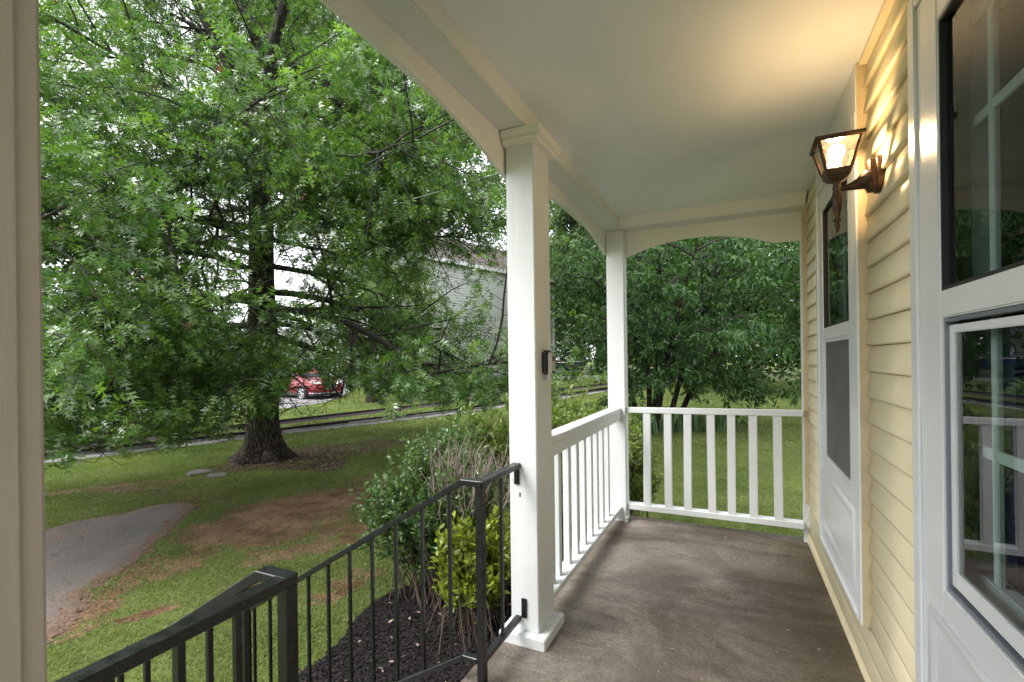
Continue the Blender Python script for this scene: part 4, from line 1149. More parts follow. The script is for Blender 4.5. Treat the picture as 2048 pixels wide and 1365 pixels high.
# ------------------------------------------------------------------ mulch bed, shrubs, grass
MED = np.array([onz(u, v, G0)[:2] for u, v in ((600, 1365), (680, 1280), (740, 1215), (800, 1185), (860, 1160), (930, 1150), (1010, 1140))])
mpoly = np.concatenate([[(-2.3, 1.74)], MED, [(-1.8, 4.6), (-1.3, 5.0), (-1.06, 4.9), (-1.06, 1.74)]])
mp = rough_poly(mpoly, 0.1, 0.10, 31)
bed = structure(sheet('mulch_bed', mp, 0.03, MAT['mulch'], 0.08))
R = np.random.default_rng(61)
def flat_frames(P, size, tilt=0.5, dz=0.0):
    n = len(P); pos = np.column_stack([P, gz(P[:, 0], P[:, 1]) + dz])
    a = R.uniform(0, 6.28, n)
    return leaf_frames(pos, np.column_stack([np.cos(a), np.sin(a), R.normal(0, tilt * 0.6, n)]), np.column_stack([R.normal(0, tilt, n), R.normal(0, tilt, n), np.ones(n)]), size * R.uniform(0.6, 1.5, n))
P = np.column_stack([R.uniform(-2.9, -1.06, 46000), R.uniform(1.7, 5.0, 46000)]); P = P[inpoly(P, mp)]
crown('mulch_chips', None, [(KITE, flat_frames(P, 0.022, 0.45, 0.036), np.zeros(len(P)))], MAT['chip'], None)
tag(bpy.data.objects['mulch_chips'], 'loose black bark chips on the shrub bed', 'mulch')
P = np.column_stack([R.uniform(-3.2, -1.06, 150), R.uniform(1.7, 4.6, 150)]); P = P[inpoly(P, mp) | (R.random(150) < 0.25)]
LP = np.column_stack([R.normal(-7.0, 1.3, 4200), R.normal(6.6, 0.7, 4200)])
_, lmask = masks(LP[:, 0], LP[:, 1]); LP = LP[(lmask > 0.35) & (np.linalg.norm(LP - OAK, axis=1) > 0.55)]
o = crown('leaf_litter', None, [(OVAL, flat_frames(P, 0.032, 0.5, 0.055), R.uniform(0.5, 1, len(P))), (OVAL, flat_frames(LP, 0.05, 0.5, 0.025), R.beta(1, 2.2, len(LP)))], MAT['litterleaf'], None)
tag(o, 'dry fallen leaves under the oak and on the black mulch', 'leaf litter')

def shrub(name, label, base, lobes, nst, tpl, mt, size, per, R, stem='brownstem', droop=-0.35, parts=0, bare=0, group=None, tint=(0, 1), cat='shrub', twl=0.2, sr=0.006):
    base = np.array([base[0], base[1], float(gz(base[0], base[1]))])
    T0 = thing(name, label, cat, base, group)
    st = Tubes(); st2 = Tubes(); tw = []
    w = np.array([l[1] ** 2 for l in lobes]); w /= w.sum()
    for i in range(nst):
        c, r = lobes[R.choice(len(lobes), p=w)][:2]
        v = nrm(R.normal(0, 1, 3)) * r * R.random() ** 0.35 * np.array([1, 1, 0.9])
        e = np.asarray(c) + v
        s = base + np.array([R.normal(0, 0.17), R.normal(0, 0.17), 0.0])
        md = (s + e) / 2 + np.array([(e[0] - s[0]) * -0.12, (e[1] - s[1]) * -0.12, 0.05]) + R.normal(0, 0.035, 3)
        t = np.linspace(0, 1, 8)[:, None]
        p = s * (1 - t) ** 2 + md * 2 * t * (1 - t) + e * t ** 2 + np.cumsum(R.normal(0, 0.006, (8, 3)), 0)
        st.add(p, np.linspace(sr, 0.0018, 8), 4)
        for q in range(4):
            a, d = at(p, R.uniform(0.45, 1.0))
            tp = grow(R, a, nrm(d * 0.7 + perp(R, d, 0.8) * 0.7 + np.array([0, 0, 0.45])), twl * R.uniform(0.6, 1.4), 3, -0.6, 0.1)
            st.add(tp, np.linspace(0.0025, 0.0012, 4), 3); tw.append(tp)
        tw.append(p[-4:])
    for i in range(bare):
        c, r = lobes[R.choice(len(lobes))][2:4] if len(lobes[0]) > 2 else lobes[R.choice(len(lobes))]
        e = np.asarray(c) + R.normal(0, 0.5, 3) * r * np.array([1, 1, 0.35])
        s = base * 0.4 + np.array([e[0], e[1], base[2] + 0.95]) * 0.6 + np.array([R.normal(0, 0.05), R.normal(0, 0.05), 0])
        t = np.linspace(0, 1, 7)[:, None]
        p = s * (1 - t) + e * t + np.cumsum(R.normal(0, 0.012, (7, 3)), 0)
        st2.add(p, np.linspace(0.007, 0.002, 7), 4)
        for q in range(3):
            a, d = at(p, R.uniform(0.5, 0.95))
            tp = grow(R, a, nrm(d + perp(R, d, 0.8) * 0.5), 0.16 * R.uniform(0.5, 1.5), 3, -0.3, 0.1)
            st2.add(tp, np.linspace(0.003, 0.0012, 4), 3)
    stuff(obj('stems', st.mesh('stems', MAT[stem]), T0))
    if bare: stuff(obj('bare_twigs', st2.mesh('bare_twigs', MAT['drystem']), T0))
    tw = np.array(tw)
    fr, idx = leaves_on(R, tw, per, 0.008, size, droop, 0.6, 0.1, 0.7)
    k = fr[0][:, 2] > base[2] + 0.04; fr = sub(fr, k); idx = idx[k]
    ti = np.clip(tint[0] + (tint[1] - tint[0]) * (R.beta(2, 2, len(idx)) * 0.8 + sst(-0.3, 0.8, (fr[0][:, 2] - base[2] - 0.6)) * 0.25), 0.02, 0.97)
    rest = np.ones(len(ti), bool)
    if parts:
        pk = pick_largest(fr, parts); rest[pk] = False
        leaf_parts('leaf', tpl, sub(fr, pk), ti[pk], mt, T0)
    crown('foliage', T0, [(tpl, sub(fr, rest), ti[rest])], mt, None)
    print(name, len(ti))
    return T0
R = np.random.default_rng(71)
shrub('privet_shrub', 'overgrown privet shrub with bare grey twigs beside the black railing', atd(900, 1130, 3.9)[:2],
      [(atd(880, 985, 3.9), 0.42, atd(960, 915, 3.72), 0.30), (atd(840, 930, 4.05), 0.30, atd(925, 915, 3.75), 0.3), (atd(770, 1045, 3.8), 0.27, atd(985, 935, 3.7), 0.25), (atd(930, 1010, 3.8), 0.33, atd(900, 915, 3.75), 0.25), (atd(800, 990, 3.95), 0.28, atd(960, 935, 3.7), 0.3), (atd(830, 1110, 3.75), 0.17, atd(930, 915, 3.75), 0.3), (atd(870, 1100, 3.75), 0.22, atd(930, 915, 3.75), 0.3), (atd(905, 890, 4.2), 0.26, atd(965, 930, 4.0), 0.3)],
      250, OVAL, MAT['privet'], 0.047, 13, R, 'brownstem', -0.3, 300, 85)
shrub('privet_hedge', 'pale tipped hedge growing outside the white picket railing', (-1.75, 4.35),
      [(atd(1150, 862, 4.5), 0.42), (atd(1105, 850, 4.7), 0.40), (atd(1040, 850, 4.8), 0.36), (atd(985, 838, 4.8), 0.28), (atd(1190, 900, 4.6), 0.40), (atd(1120, 950, 4.4), 0.40), (atd(940, 850, 4.7), 0.2)],
      190, OVAL, MAT['hedge'], 0.055, 14, R, 'brownstem', -0.5, 300)
shrub('euonymus_shrub', 'low yellow-green shrub in the black mulch behind the newel', atd(950, 1195, 3.35)[:2],
      [(atd(930, 1085, 3.4), 0.19), (atd(985, 1075, 3.42), 0.20), (atd(945, 1160, 3.3), 0.15), (atd(897, 1100, 3.4), 0.12), (atd(1000, 1150, 3.4), 0.16), (atd(935, 1190, 3.28), 0.11), (atd(985, 1185, 3.3), 0.12), (atd(905, 1150, 3.33), 0.10)],
      90, OVAL, MAT['yellow'], 0.056, 9, R, 'brownstem', -0.3, 300, 0, None, (0.1, 1.0), 'shrub', 0.13, 0.004)
shrub('privet_shrub', 'small shrub outside the corner where the two white railings meet', (-1.2, 5.15),
      [(atd(1272, 905, 5.2), 0.24), (atd(1285, 960, 5.1), 0.24), (atd(1262, 860, 5.3), 0.18)], 60, OVAL, MAT['hedge'], 0.05, 12, R, 'brownstem', -0.4)
# iris clumps under the stemmed tree
R = np.random.default_rng(83)
def iris(u, v, lab):
    p = onz(u, v, G0); T0 = thing('iris_clump', lab, 'plant', (p[0], p[1], float(gz(p[0], p[1]))), 'iris clumps round the stemmed tree')
    n = 60; a = R.uniform(0, 6.28, n); pos = np.column_stack([p[0] + R.normal(0, 0.22, n), p[1] + R.normal(0, 0.22, n), np.full(n, float(gz(p[0], p[1])))])
    V, F, A = [], [], []
    for i in range(n):
        d = np.array([math.cos(a[i]), math.sin(a[i]), 0]); s = np.array([-d[1], d[0], 0]) * 0.018; L = R.uniform(0.35, 0.65); ln = R.uniform(0.1, 0.9)
        for q, (h, o_, w) in enumerate(((0, 0, 0.8), (0.45, 0.1, 1.0), (0.8, 0.35, 0.75), (0.9 - 0.25 * ln, 0.8, 0.05))):
            c = pos[i] + np.array([0, 0, h * L]) + d * o_ * ln * L
            V += [c - s * w, c + s * w]
        b = 8 * i; F += [(b + 2 * j, b + 2 * j + 1, b + 2 * j + 3, b + 2 * j + 2) for j in range(3)]; A += [R.random()] * 8
    stuff(obj('blades', np_mesh('blades', V, np.array(F), MAT['iris'], False, {'tint': A}), T0))
for u, v, lab in ((1290, 868, 'strap leaved iris clump under the stemmed tree'), (1345, 866, 'strap leaved iris clump under the stemmed tree'), (1395, 862, 'strap leaved iris clump under the stemmed tree'), (1440, 862, 'strap leaved iris clump under the stemmed tree')): iris(u, v, lab)

# grass blades
R = np.random.default_rng(91)
def grass(n, xr, yr, dmin, dmax, w, h, keepn):
    P = np.column_stack([R.uniform(*xr, n), R.uniform(*yr, n)])
    q = np.column_stack([P, np.full(n, G0)]); u, v, dd = proj(q)
    k = (dd > dmin) & (dd < dmax) & (u > -250) & (u < 2000) & (v < 1600) & ~((P[:, 0] > -1.07) & (P[:, 1] < 4.16))
    P = P[k]
    d, l = masks(P[:, 0], P[:, 1])
    s = wdist(P[:, 0], P[:, 1])
    dens = fbm(P[:, 0], P[:, 1], 2.6, 44, 4)
    keep = (np.clip(1.25 - 1.3 * d - 1.1 * l, 0.09, 1) * (0.45 + 0.75 * sst(0.36, 0.6, dens)) > R.random(len(P))) & ~(inpoly(P, dpr) & (fbm(P[:, 0], P[:, 1], 1.8, 77, 3) < 0.68)) & ~inpoly(P, mp) & ~((s > -0.43) & (s < 0.33)) & ~inpoly(P, rpoly) & (np.linalg.norm(P - OAK, axis=1) > 0.6)
    P = P[keep][:keepn]; n = len(P)
    z = gz(P[:, 0], P[:, 1])
    a = R.uniform(0, 6.28, n); ln = R.uniform(0.2, 1.5, n)
    ax = np.column_stack([np.cos(a) * ln, np.sin(a) * ln, np.ones(n)])
    b = R.uniform(0, 6.28, n)
    no = np.column_stack([np.cos(b), np.sin(b), np.zeros(n)])
    hh = h * R.uniform(0.5, 1.35, n) * (0.6 + 0.7 * fbm(P[:, 0], P[:, 1], 1.3, 50, 3))
    pos, sd, ax, no, hh = leaf_frames(np.column_stack([P, z - 0.004]), ax, no, hh)
    ww = w * R.uniform(0.7, 1.3, n)
    V = np.stack([pos - sd * ww[:, None] / 2, pos + sd * ww[:, None] / 2, pos + ax * hh[:, None]], 1).reshape(-1, 3)
    F = np.arange(3 * n).reshape(-1, 3)
    ti = np.clip(R.beta(2, 2, n) * 0.7 + (fbm(P[:, 0], P[:, 1], 0.8, 60, 3) - 0.4) * 1.0, 0.02, 0.97); ti[R.random(n) < 0.012] = 1.0
    return V, F, np.repeat(ti, 3)
A = [grass(420000, (-12.2, -1.07), (0.3, 9.5), 2.2, 11.0, 0.0088, 0.040, 290000), grass(170000, (-3.0, 2.2), (4.16, 11), 3.5, 11, 0.009, 0.042, 90000), grass(420000, (-26, 8), (5, 32), 10.0, 32, 0.024, 0.07, 190000)]
o_ = 0; Vs, Fs, As = [], [], []
for V, F, t_ in A: Vs.append(V); Fs.append(F + o_); As.append(t_); o_ += len(V)
g = stuff(obj('grass', np_mesh('grass', np.concatenate(Vs), np.concatenate(Fs), MAT['grass'], False, {'tint': np.concatenate(As)})))
tag(g, 'short patchy lawn grass around the oak and behind the house', 'grass')
print('grass', o_ // 3)

# crumbs of soil and gravel along the asphalt edge and on the bare patches
R = np.random.default_rng(97)
TET = (np.array([(-0.5, -0.4, 0), (0.5, -0.4, 0.02), (0.0, 0.6, 0), (0.05, 0.0, 0.5), (0.3, 0.3, 0.25)], float), np.array([(0, 1, 3), (1, 4, 3), (4, 2, 3), (2, 0, 3)]))
n = 60000
P = np.column_stack([R.uniform(-9.5, -1.1, n), R.uniform(0.5, 7.5, n)]); d_, l_ = masks(P[:, 0], P[:, 1])
P = P[((d_ > 0.3) & (R.random(n) < 0.5)) | (R.random(n) < 0.02)]
E_ = dpr[R.integers(0, len(dpr), 5000)]; E_ = E_ + R.normal(0, 0.10, E_.shape); P = np.concatenate([P, E_[E_[:, 1] > 0.8]]); D_ = np.column_stack([R.uniform(-8, -4, 1500), R.uniform(1.2, 4.2, 1500)]); P = np.concatenate([P, D_[inpoly(D_, dpr)]])
P = P[~inpoly(P, mp)]
n = len(P)
fr = flat_frames(P, 0.010, 0.2, 0.017); fr = (*fr[:4], fr[4] * np.where(R.random(n) < 0.06, 2.2, 1.0))
MAT['crumb'] = leafmat('soil_crumb', (0.085, 0.045, 0.028), (0.21, 0.13, 0.085), 0.9, 0.02, 0.2)
o = crown('soil_crumbs', None, [(TET, fr, R.random(n))], MAT['crumb'], None)
tag(o, 'loose soil crumbs and gravel on the bare red ground', 'gravel')

# flat stones by the oak
for u, v, w, lab in ((400, 946, 0.42, 'flat pale stone lying in the grass by the oak roots'), (436, 953, 0.34, 'darker flat stone nearer the oak trunk')):
    p = onz(u, v, G0 + 0.03); n = 9
    prof = [(p[0] + w * (0.5 + 0.1 * math.sin(i * 2.3 + u)) * math.cos(6.283 * i / n), p[1] + w * 0.42 * (1 + 0.2 * math.cos(i * 1.9)) * math.sin(6.283 * i / n)) for i in range(n)]
    z = float(gz(p[0], p[1]))
    tag(prism('flat_stone', prof, z - 0.05, z + 0.028, MAT['stone'], None, 'XY', 0.008), lab, 'stone')

# ------------------------------------------------------------------ marker post with the letter C
sp = onz(500, 864, G0 + 0.1)
zg = float(gz(sp[0], sp[1]))
sg = thing('lot_marker', 'short black post with a white plate lettered C behind the oak trunk', 'marker', (sp[0], sp[1], zg))
MAT['plate'] = simple('white_plate', (0.7, 0.7, 0.7), 0.5, 0.08)
toc = nrm(np.array([-sp[0], -sp[1]])); ang = math.atan2(toc[1], toc[0])
def placed(o, parent, M): o.matrix_world = M; o.parent = parent; o.matrix_parent_inverse = parent.matrix_world.inverted(); return o
Ms = Matrix.Translation((sp[0], sp[1], zg)) @ Matrix.Rotation(ang, 4, 'Z')
placed(box('post', (-0.04, 0.04, -0.04, 0.04, -0.1, 0.52), MAT['lockbox'], None, 0.004), sg, Ms)
placed(box('plate', (0.02, 0.045, -0.085, 0.085, 0.52, 0.74), MAT['plate'], None, 0.004), sg, Ms)
pts = [(0.047, 0.045 * math.sin(t_), 0.63 + 0.06 * math.cos(t_)) for t_ in np.linspace(0.9, 2 * math.pi - 0.9, 14)]
tb = Tubes(); tb.add([(x, -y, z) if False else (x, y * -1, z) for x, y, z in [(p_[0], -(0.045 * math.cos(t_)), 0.63 + 0.06 * math.sin(t_)) for p_, t_ in zip(pts, np.linspace(0.9, 2 * math.pi - 0.9, 14))]], 0.010, 6)
placed(obj('letter', tb.mesh('letter', MAT['print'])), sg, Ms)

# ------------------------------------------------------------------ red car
MAT['carred'] = None
k = N('car_red'); k.fin((0.33, 0.012, 0.02), 0.25, 0.2, 0.6); k.b.inputs['Coat Weight'].default_value = 0.8; k.b.inputs['Coat Roughness'].default_value = 0.08; MAT['carred'] = k.m
MAT['carglass'] = simple('car_glass', (0.02, 0.025, 0.028), 0.05, 0.1)
MAT['tyre'] = simple('tyre_rubber', (0.02, 0.02, 0.021), 0.8, 0.2)
MAT['alloy'] = simple('alloy', (0.62, 0.62, 0.63), 0.3, 0.05, 6, 0, 60, 0.8)
MAT['chrome'] = simple('chrome', (0.75, 0.75, 0.76), 0.12, 0.05, 6, 0, 60, 1.0)
MAT['cartrim'] = simple('dark_trim', (0.025, 0.025, 0.027), 0.55, 0.2)
MAT['lens'] = simple('head_lens', (0.65, 0.68, 0.7), 0.08, 0.05)
hd = np.array([0.985, -0.17]); hd /= np.linalg.norm(hd); rn = np.array([hd[1], -hd[0]])
Wc = onz(609, 801.5, -0.56)
O = Wc[:2] - hd * 1.32 - rn * 0.79
car = thing('parked_car', 'red crossover car parked on the pale road behind the oak', 'car', (O[0], O[1], -0.56))
CM = Matrix.Translation((O[0], O[1], -0.56)) @ Matrix.Rotation(math.atan2(hd[1], hd[0]), 4, 'Z')
# body: lofted cross sections along the length (x forward); ring from sill up over the roof, mirrored
def carsec(x, zs, wS, zB, wB, zT, wT):
    half = [(x, wS * 0.9, zs), (x, wS, zs + 0.10), (x, wB + 0.01, (zs + zB) / 2 + 0.05), (x, wB, zB), (x, (wB + wT) / 2 + 0.02, (zB + zT) / 2), (x, wT, zT - 0.03), (x, wT * 0.6, zT)]
    return half + [(a, -b, c) for a, b, c in half[::-1]]
secs = [carsec(-2.30, 0.55, 0.60, 0.85, 0.62, 1.05, 0.45), carsec(-2.24, 0.36, 0.80, 0.95, 0.80, 1.30, 0.55), carsec(-2.0, 0.30, 0.88, 1.02, 0.86, 1.58, 0.60), carsec(-1.4, 0.27, 0.90, 1.03, 0.89, 1.68, 0.63), carsec(-0.5, 0.26, 0.90, 1.01, 0.90, 1.71, 0.64),
        carsec(0.15, 0.26, 0.90, 1.00, 0.90, 1.66, 0.63), carsec(0.55, 0.26, 0.90, 1.00, 0.89, 1.46, 0.66), carsec(0.98, 0.26, 0.90, 1.00, 0.88, 1.12, 0.76), carsec(1.20, 0.26, 0.90, 0.97, 0.87, 1.06, 0.74), carsec(1.75, 0.27, 0.88, 0.92, 0.84, 1.00, 0.66), carsec(2.05, 0.30, 0.82, 0.84, 0.79, 0.93, 0.58), carsec(2.22, 0.34, 0.70, 0.74, 0.70, 0.84, 0.50), carsec(2.29, 0.42, 0.55, 0.60, 0.58, 0.72, 0.42)]
body = placed(loft('body', secs, MAT['carred'], None, True), car, CM)
def quad(name, pts, mt, th=0.0): return placed(obj(name, np_mesh(name, pts, [list(range(len(pts)))], mt)), car, CM)
quad('windscreen', [(0.20, -0.60, 1.652), (0.20, 0.60, 1.652), (1.01, 0.74, 1.13), (1.01, -0.74, 1.13)], MAT['carglass'])
quad('windscreen', [(0.20, -0.60, 1.660), (0.20, 0.60, 1.660), (0.98, 0.70, 1.155), (0.98, -0.70, 1.155)], MAT['carglass'])
for s in (-1, 1):
    quad('side_window', [(0.90, s * 0.872, 1.06), (0.20, s * 0.70, 1.60), (-0.42, s * 0.70, 1.635), (-0.42, s * 0.905, 1.06)], MAT['carglass'])
    quad('side_window', [(-0.48, s * 0.905, 1.06), (-0.48, s * 0.70, 1.635), (-1.45, s * 0.69, 1.60), (-1.75, s * 0.88, 1.10)], MAT['carglass'])
    placed(boxes('sill_trim', [(-1.0, 1.0, s * 0.86 if s > 0 else -0.925, s * 0.925 if s > 0 else -0.86, 0.24, 0.36)], MAT['cartrim'], None, 0.01), car, CM)
    placed(box('mirror', (0.62, 0.80, min(s * 0.92, s * 1.08), max(s * 0.92, s * 1.08), 1.03, 1.17), MAT['carred'], None, 0.04), car, CM)
    quad('headlight', [(2.235, s * 0.45, 0.80), (2.10, s * 0.80, 0.83), (1.93, s * 0.845, 0.90), (2.07, s * 0.62, 0.93), (2.17, s * 0.48, 0.90)], MAT['lens'])
    quad('fog_lamp', [(2.275, s * 0.52, 0.44), (2.16, s * 0.79, 0.44), (2.16, s * 0.79, 0.55), (2.275, s * 0.54, 0.52)], MAT['cartrim'])
    for wx in (1.32, -1.38):
        wy = s * 0.80
        w = placed(lathe('wheel_arch', [(0.001, 0.0), (0.40, 0.0), (0.40, 0.11), (0.001, 0.11)], MAT['cartrim'], None, 26, (0, 0, 0), 'Y'), car, CM @ Matrix.Translation((wx, s * 0.89 - 0.055, 0.37)))
        wh = placed(lathe('wheel', [(0.22, -0.10), (0.31, -0.105), (0.345, -0.07), (0.35, 0.0), (0.345, 0.07), (0.31, 0.105), (0.22, 0.10)], MAT['tyre'], None, 28, (0, 0, 0), 'Y'), car, CM @ Matrix.Translation((wx, s * 0.855, 0.35)))
        tb = Tubes(); f = s * 0.100
        for q in range(10):
            a = 2 * math.pi * q / 10; tb.add([(0.03 * math.cos(a), f, 0.03 * math.sin(a)), (0.225 * math.cos(a), f, 0.225 * math.sin(a))], [0.026, 0.018], 4)
        t_ = np.linspace(0, 2 * math.pi, 25); tb.add(np.stack([0.225 * np.cos(t_), np.full(25, f), 0.225 * np.sin(t_)], 1), 0.02, 5)
        rim = obj('rim', tb.mesh('rim', MAT['alloy']), None); placed(rim, wh, wh.matrix_world)
        hub = placed(lathe('hub', [(0.001, -0.02), (0.22, -0.02), (0.22, 0.0), (0.001, 0.0)], MAT['cartrim'], None, 20, (0, 0, 0), 'Y'), wh, wh.matrix_world @ Matrix.Translation((0, s * 0.085, 0)))
gr = quad('grille', [(2.30, -0.36, 0.72), (2.305, -0.26, 0.56), (2.305, 0.26, 0.56), (2.30, 0.36, 0.72), (2.235, 0.40, 0.86), (2.235, -0.40, 0.86)], MAT['cartrim'])
tb = Tubes(); tb.add([(2.235, -0.45, 0.87), (2.30, -0.30, 0.60), (2.315, -0.20, 0.555), (2.315, 0.20, 0.555), (2.30, 0.30, 0.60), (2.235, 0.45, 0.87)], 0.028, 6)
t_ = np.linspace(0, 2 * math.pi, 17); tb2 = Tubes(); tb2.add(np.stack([np.full(17, 2.295), 0.08 * np.cos(t_), 0.76 + 0.08 * np.sin(t_)], 1), 0.014, 5); tb2.add([(2.30, -0.1, 0.76), (2.30, 0.1, 0.76)], 0.016, 5)
placed(obj('chrome_surround', tb.mesh('chrome_surround', MAT['chrome'])), car, CM)
placed(obj('emblem', tb2.mesh('emblem', MAT['chrome'])), car, CM)
bt_ = [(1.80, -0.90, 0.24), (2.12, -0.845, 0.24), (2.31, -0.56, 0.26), (2.35, 0, 0.26), (2.31, 0.56, 0.26), (2.12, 0.845, 0.24), (1.80, 0.90, 0.24)]
placed(obj('bumper_trim', np_mesh('bumper_trim', [(x, y, z + h_) for x, y, z in bt_ for h_ in (0, 0.115)], [[2 * i, 2 * i + 2, 2 * i + 3, 2 * i + 1] for i in range(6)], MAT['cartrim'])), car, CM)
tb = Tubes(); tb.add([(1.95, -0.90, 0.365), (2.14, -0.84, 0.365), (2.32, -0.56, 0.375), (2.36, 0, 0.375), (2.32, 0.56, 0.375), (2.14, 0.84, 0.365)], 0.022, 5)
placed(obj('bumper_strip', tb.mesh('bumper_strip', MAT['chrome'])), car, CM)
for s in (-1, 1): 
    tb = Tubes()
    for xx in (0.92, -0.45, -1.3): tb.add([(xx, s * 0.918, 0.40), (xx - 0.05, s * 0.918, 1.0)], 0.006, 4)
    placed(obj('door_seam', tb.mesh('door_seam', MAT['cartrim'])), car, CM)
    for xx in (0.0, -1.05): placed(box('door_handle', (xx - 0.1, xx + 0.1, min(s * 0.9, s * 0.935), max(s * 0.9, s * 0.935), 0.90, 0.935), MAT['carred'], None, 0.008), car, CM)

# ------------------------------------------------------------------ houses
MAT['wsiding'] = simple('white_siding', (0.78, 0.79, 0.82), 0.6, 0.06, 1.5)
MAT['shingle'] = simple('brown_shingle', (0.10, 0.075, 0.075), 0.9, 0.3, 2.0, 0.5, 10)
MAT['greyroof'] = simple('grey_shingle', (0.30, 0.30, 0.31), 0.9, 0.2, 2.0)
MAT['found'] = simple('block_foundation', (0.3, 0.29, 0.28), 0.9, 0.15)
MAT['hglass'] = simple('house_glass', (0.05, 0.06, 0.07), 0.08, 0.1)
MAT['htrim'] = simple('house_trim', (0.72, 0.73, 0.75), 0.5, 0.05)
def far_house(label, P0, d, Ld, Wd, z0, eave, ridge, lap, windows, porch=True, mats=('wsiding', 'shingle')):
    d = np.array(d) / np.linalg.norm(d); n = np.array([-d[1], d[0]])
    h = thing('white_house', label, 'house', (P0[0], P0[1], z0))
    M = Matrix(((d[0], n[0], 0, P0[0]), (d[1], n[1], 0, P0[1]), (0, 0, 1, z0), (0, 0, 0, 1)))
    L, W, E, Rg = Ld, Wd, eave - z0, ridge - z0
    def put(o, par=None): return placed(o, par or h, M)
    # lapped siding on the two walls in view, joined because each lap is only a few pixels high
    V, F = [], []; k_ = int(E / lap) + 1
    for i in range(k_):
        a, b = i * lap, min((i + 1) * lap, E)
        for (p, q, o_) in (((0, 0), (L, 0), (0, -1)), ((0, 0), (0, W), (-1, 0))):
            s = len(V)
            V += [(p[0] + o_[0] * .03, p[1] + o_[1] * .03, a), (q[0] + o_[0] * .03, q[1] + o_[1] * .03, a), (q[0], q[1], b), (p[0], p[1], b), (p[0], p[1], a), (q[0], q[1], a)]
            F += [(s, s + 1, s + 2, s + 3), (s, s + 4, s + 5, s + 1)]
    kk_ = int((Rg - E) / lap)
    for i in range(kk_):      # gable
        a, b = i * lap / (Rg - E), (i + 1) * lap / (Rg - E); s = len(V); hw = W / 2
        V += [(-.03, hw - hw * (1 - a), E + i * lap), (-.03, hw + hw * (1 - a), E + i * lap), (0, hw + hw * (1 - b), E + (i + 1) * lap), (0, hw - hw * (1 - b), E + (i + 1) * lap)]
        F += [(s, s + 1, s + 2, s + 3)]
    put(obj('wall', np_mesh('wall', V, np.array(F), MAT[mats[0]])))
    put(boxes('core', [(0.02, L, 0.02, W, -0.6, E)], MAT[mats[0]]))
    put(boxes('foundation', [(-0.05, L + 0.05, -0.05, W, -0.8, 0.25)], MAT['found']))
    put(boxes('corner_board', [(-0.06, 0.10, -0.06, 0.10, 0.2, E)], MAT['htrim']))
    put(boxes('corner_board', [(L - 0.10, L + 0.06, -0.06, 0.10, 0.2, E)], MAT['htrim']))
    put(prism('roof', [(-0.45, E - 0.22), (W / 2, Rg + 0.12), (W + 0.45, E - 0.22), (W + 0.45, E - 0.02), (W / 2, Rg + 0.34), (-0.45, E - 0.02)], -0.35, L + 0.35, MAT[mats[1]], None, 'YZ'))
    put(boxes('fascia', [(-0.37, L + 0.37, -0.49, -0.45, E - 0.24, E - 0.0)], MAT['htrim']))
    for (x, z, w, hh, side) in windows:
        if side == 0:
            f = put(boxes('window', [(x - 0.08, x + w + 0.08, -0.09, -0.02, z - 0.08, z + hh + 0.08)], MAT['htrim'])); put(boxes('pane', [(x, x + w, -0.11, -0.085, z, z + hh)], MAT['hglass']), f)
        else:
            f = put(boxes('window', [(-0.09, -0.02, x - 0.08, x + w + 0.08, z - 0.08, z + hh + 0.08)], MAT['htrim'])); put(boxes('pane', [(-0.11, -0.085, x, x + w, z, z + hh)], MAT['hglass']), f)
    if porch:
        put(prism('porch_roof', [(-1.7, 2.75), (-0.04, 3.5), (-0.04, 3.3), (-1.7, 2.6)], 0.2, 3.2, MAT['shingle'], None, 'XZ'))
        put(boxes('porch_gutter', [(-1.78, -1.7, 0.1, 3.3, 2.56, 2.74)], MAT['htrim']))
        put(boxes('porch_column', [(-1.55, -1.40, 0.3, 0.45, 0.0, 2.6)], MAT['htrim'])); put(boxes('porch_column', [(-1.55, -1.40, 2.9, 3.05, 0.0, 2.6)], MAT['htrim']))
        put(boxes('door', [(-0.10, -0.02, 1.2, 2.15, 0.2, 2.3)], MAT['found']))
    return h
q0 = atd(791, 720, 28.0)
far_house('white two-storey house with lapped siding and a brown roof behind the hedge', q0[:2], (0.276, 0.961), 15.8, 9.0, 0.0, 7.85, 10.6, 0.17, [(10.5, 1.0, 1.0, 1.4, 0), (4.0, 4.6, 0.9, 1.4, 1)])
far_house('pale house standing behind the red car', (-41, 24), (0.276, 0.961), 16.0, 9.0, -0.4, 3.2, 4.6, 0.2, [(2.0, 1.2, 1.2, 1.3, 0), (6.0, 1.2, 1.2, 1.3, 0), (11.0, 1.2, 1.2, 1.3, 0)], False, ('wsiding', 'greyroof'))

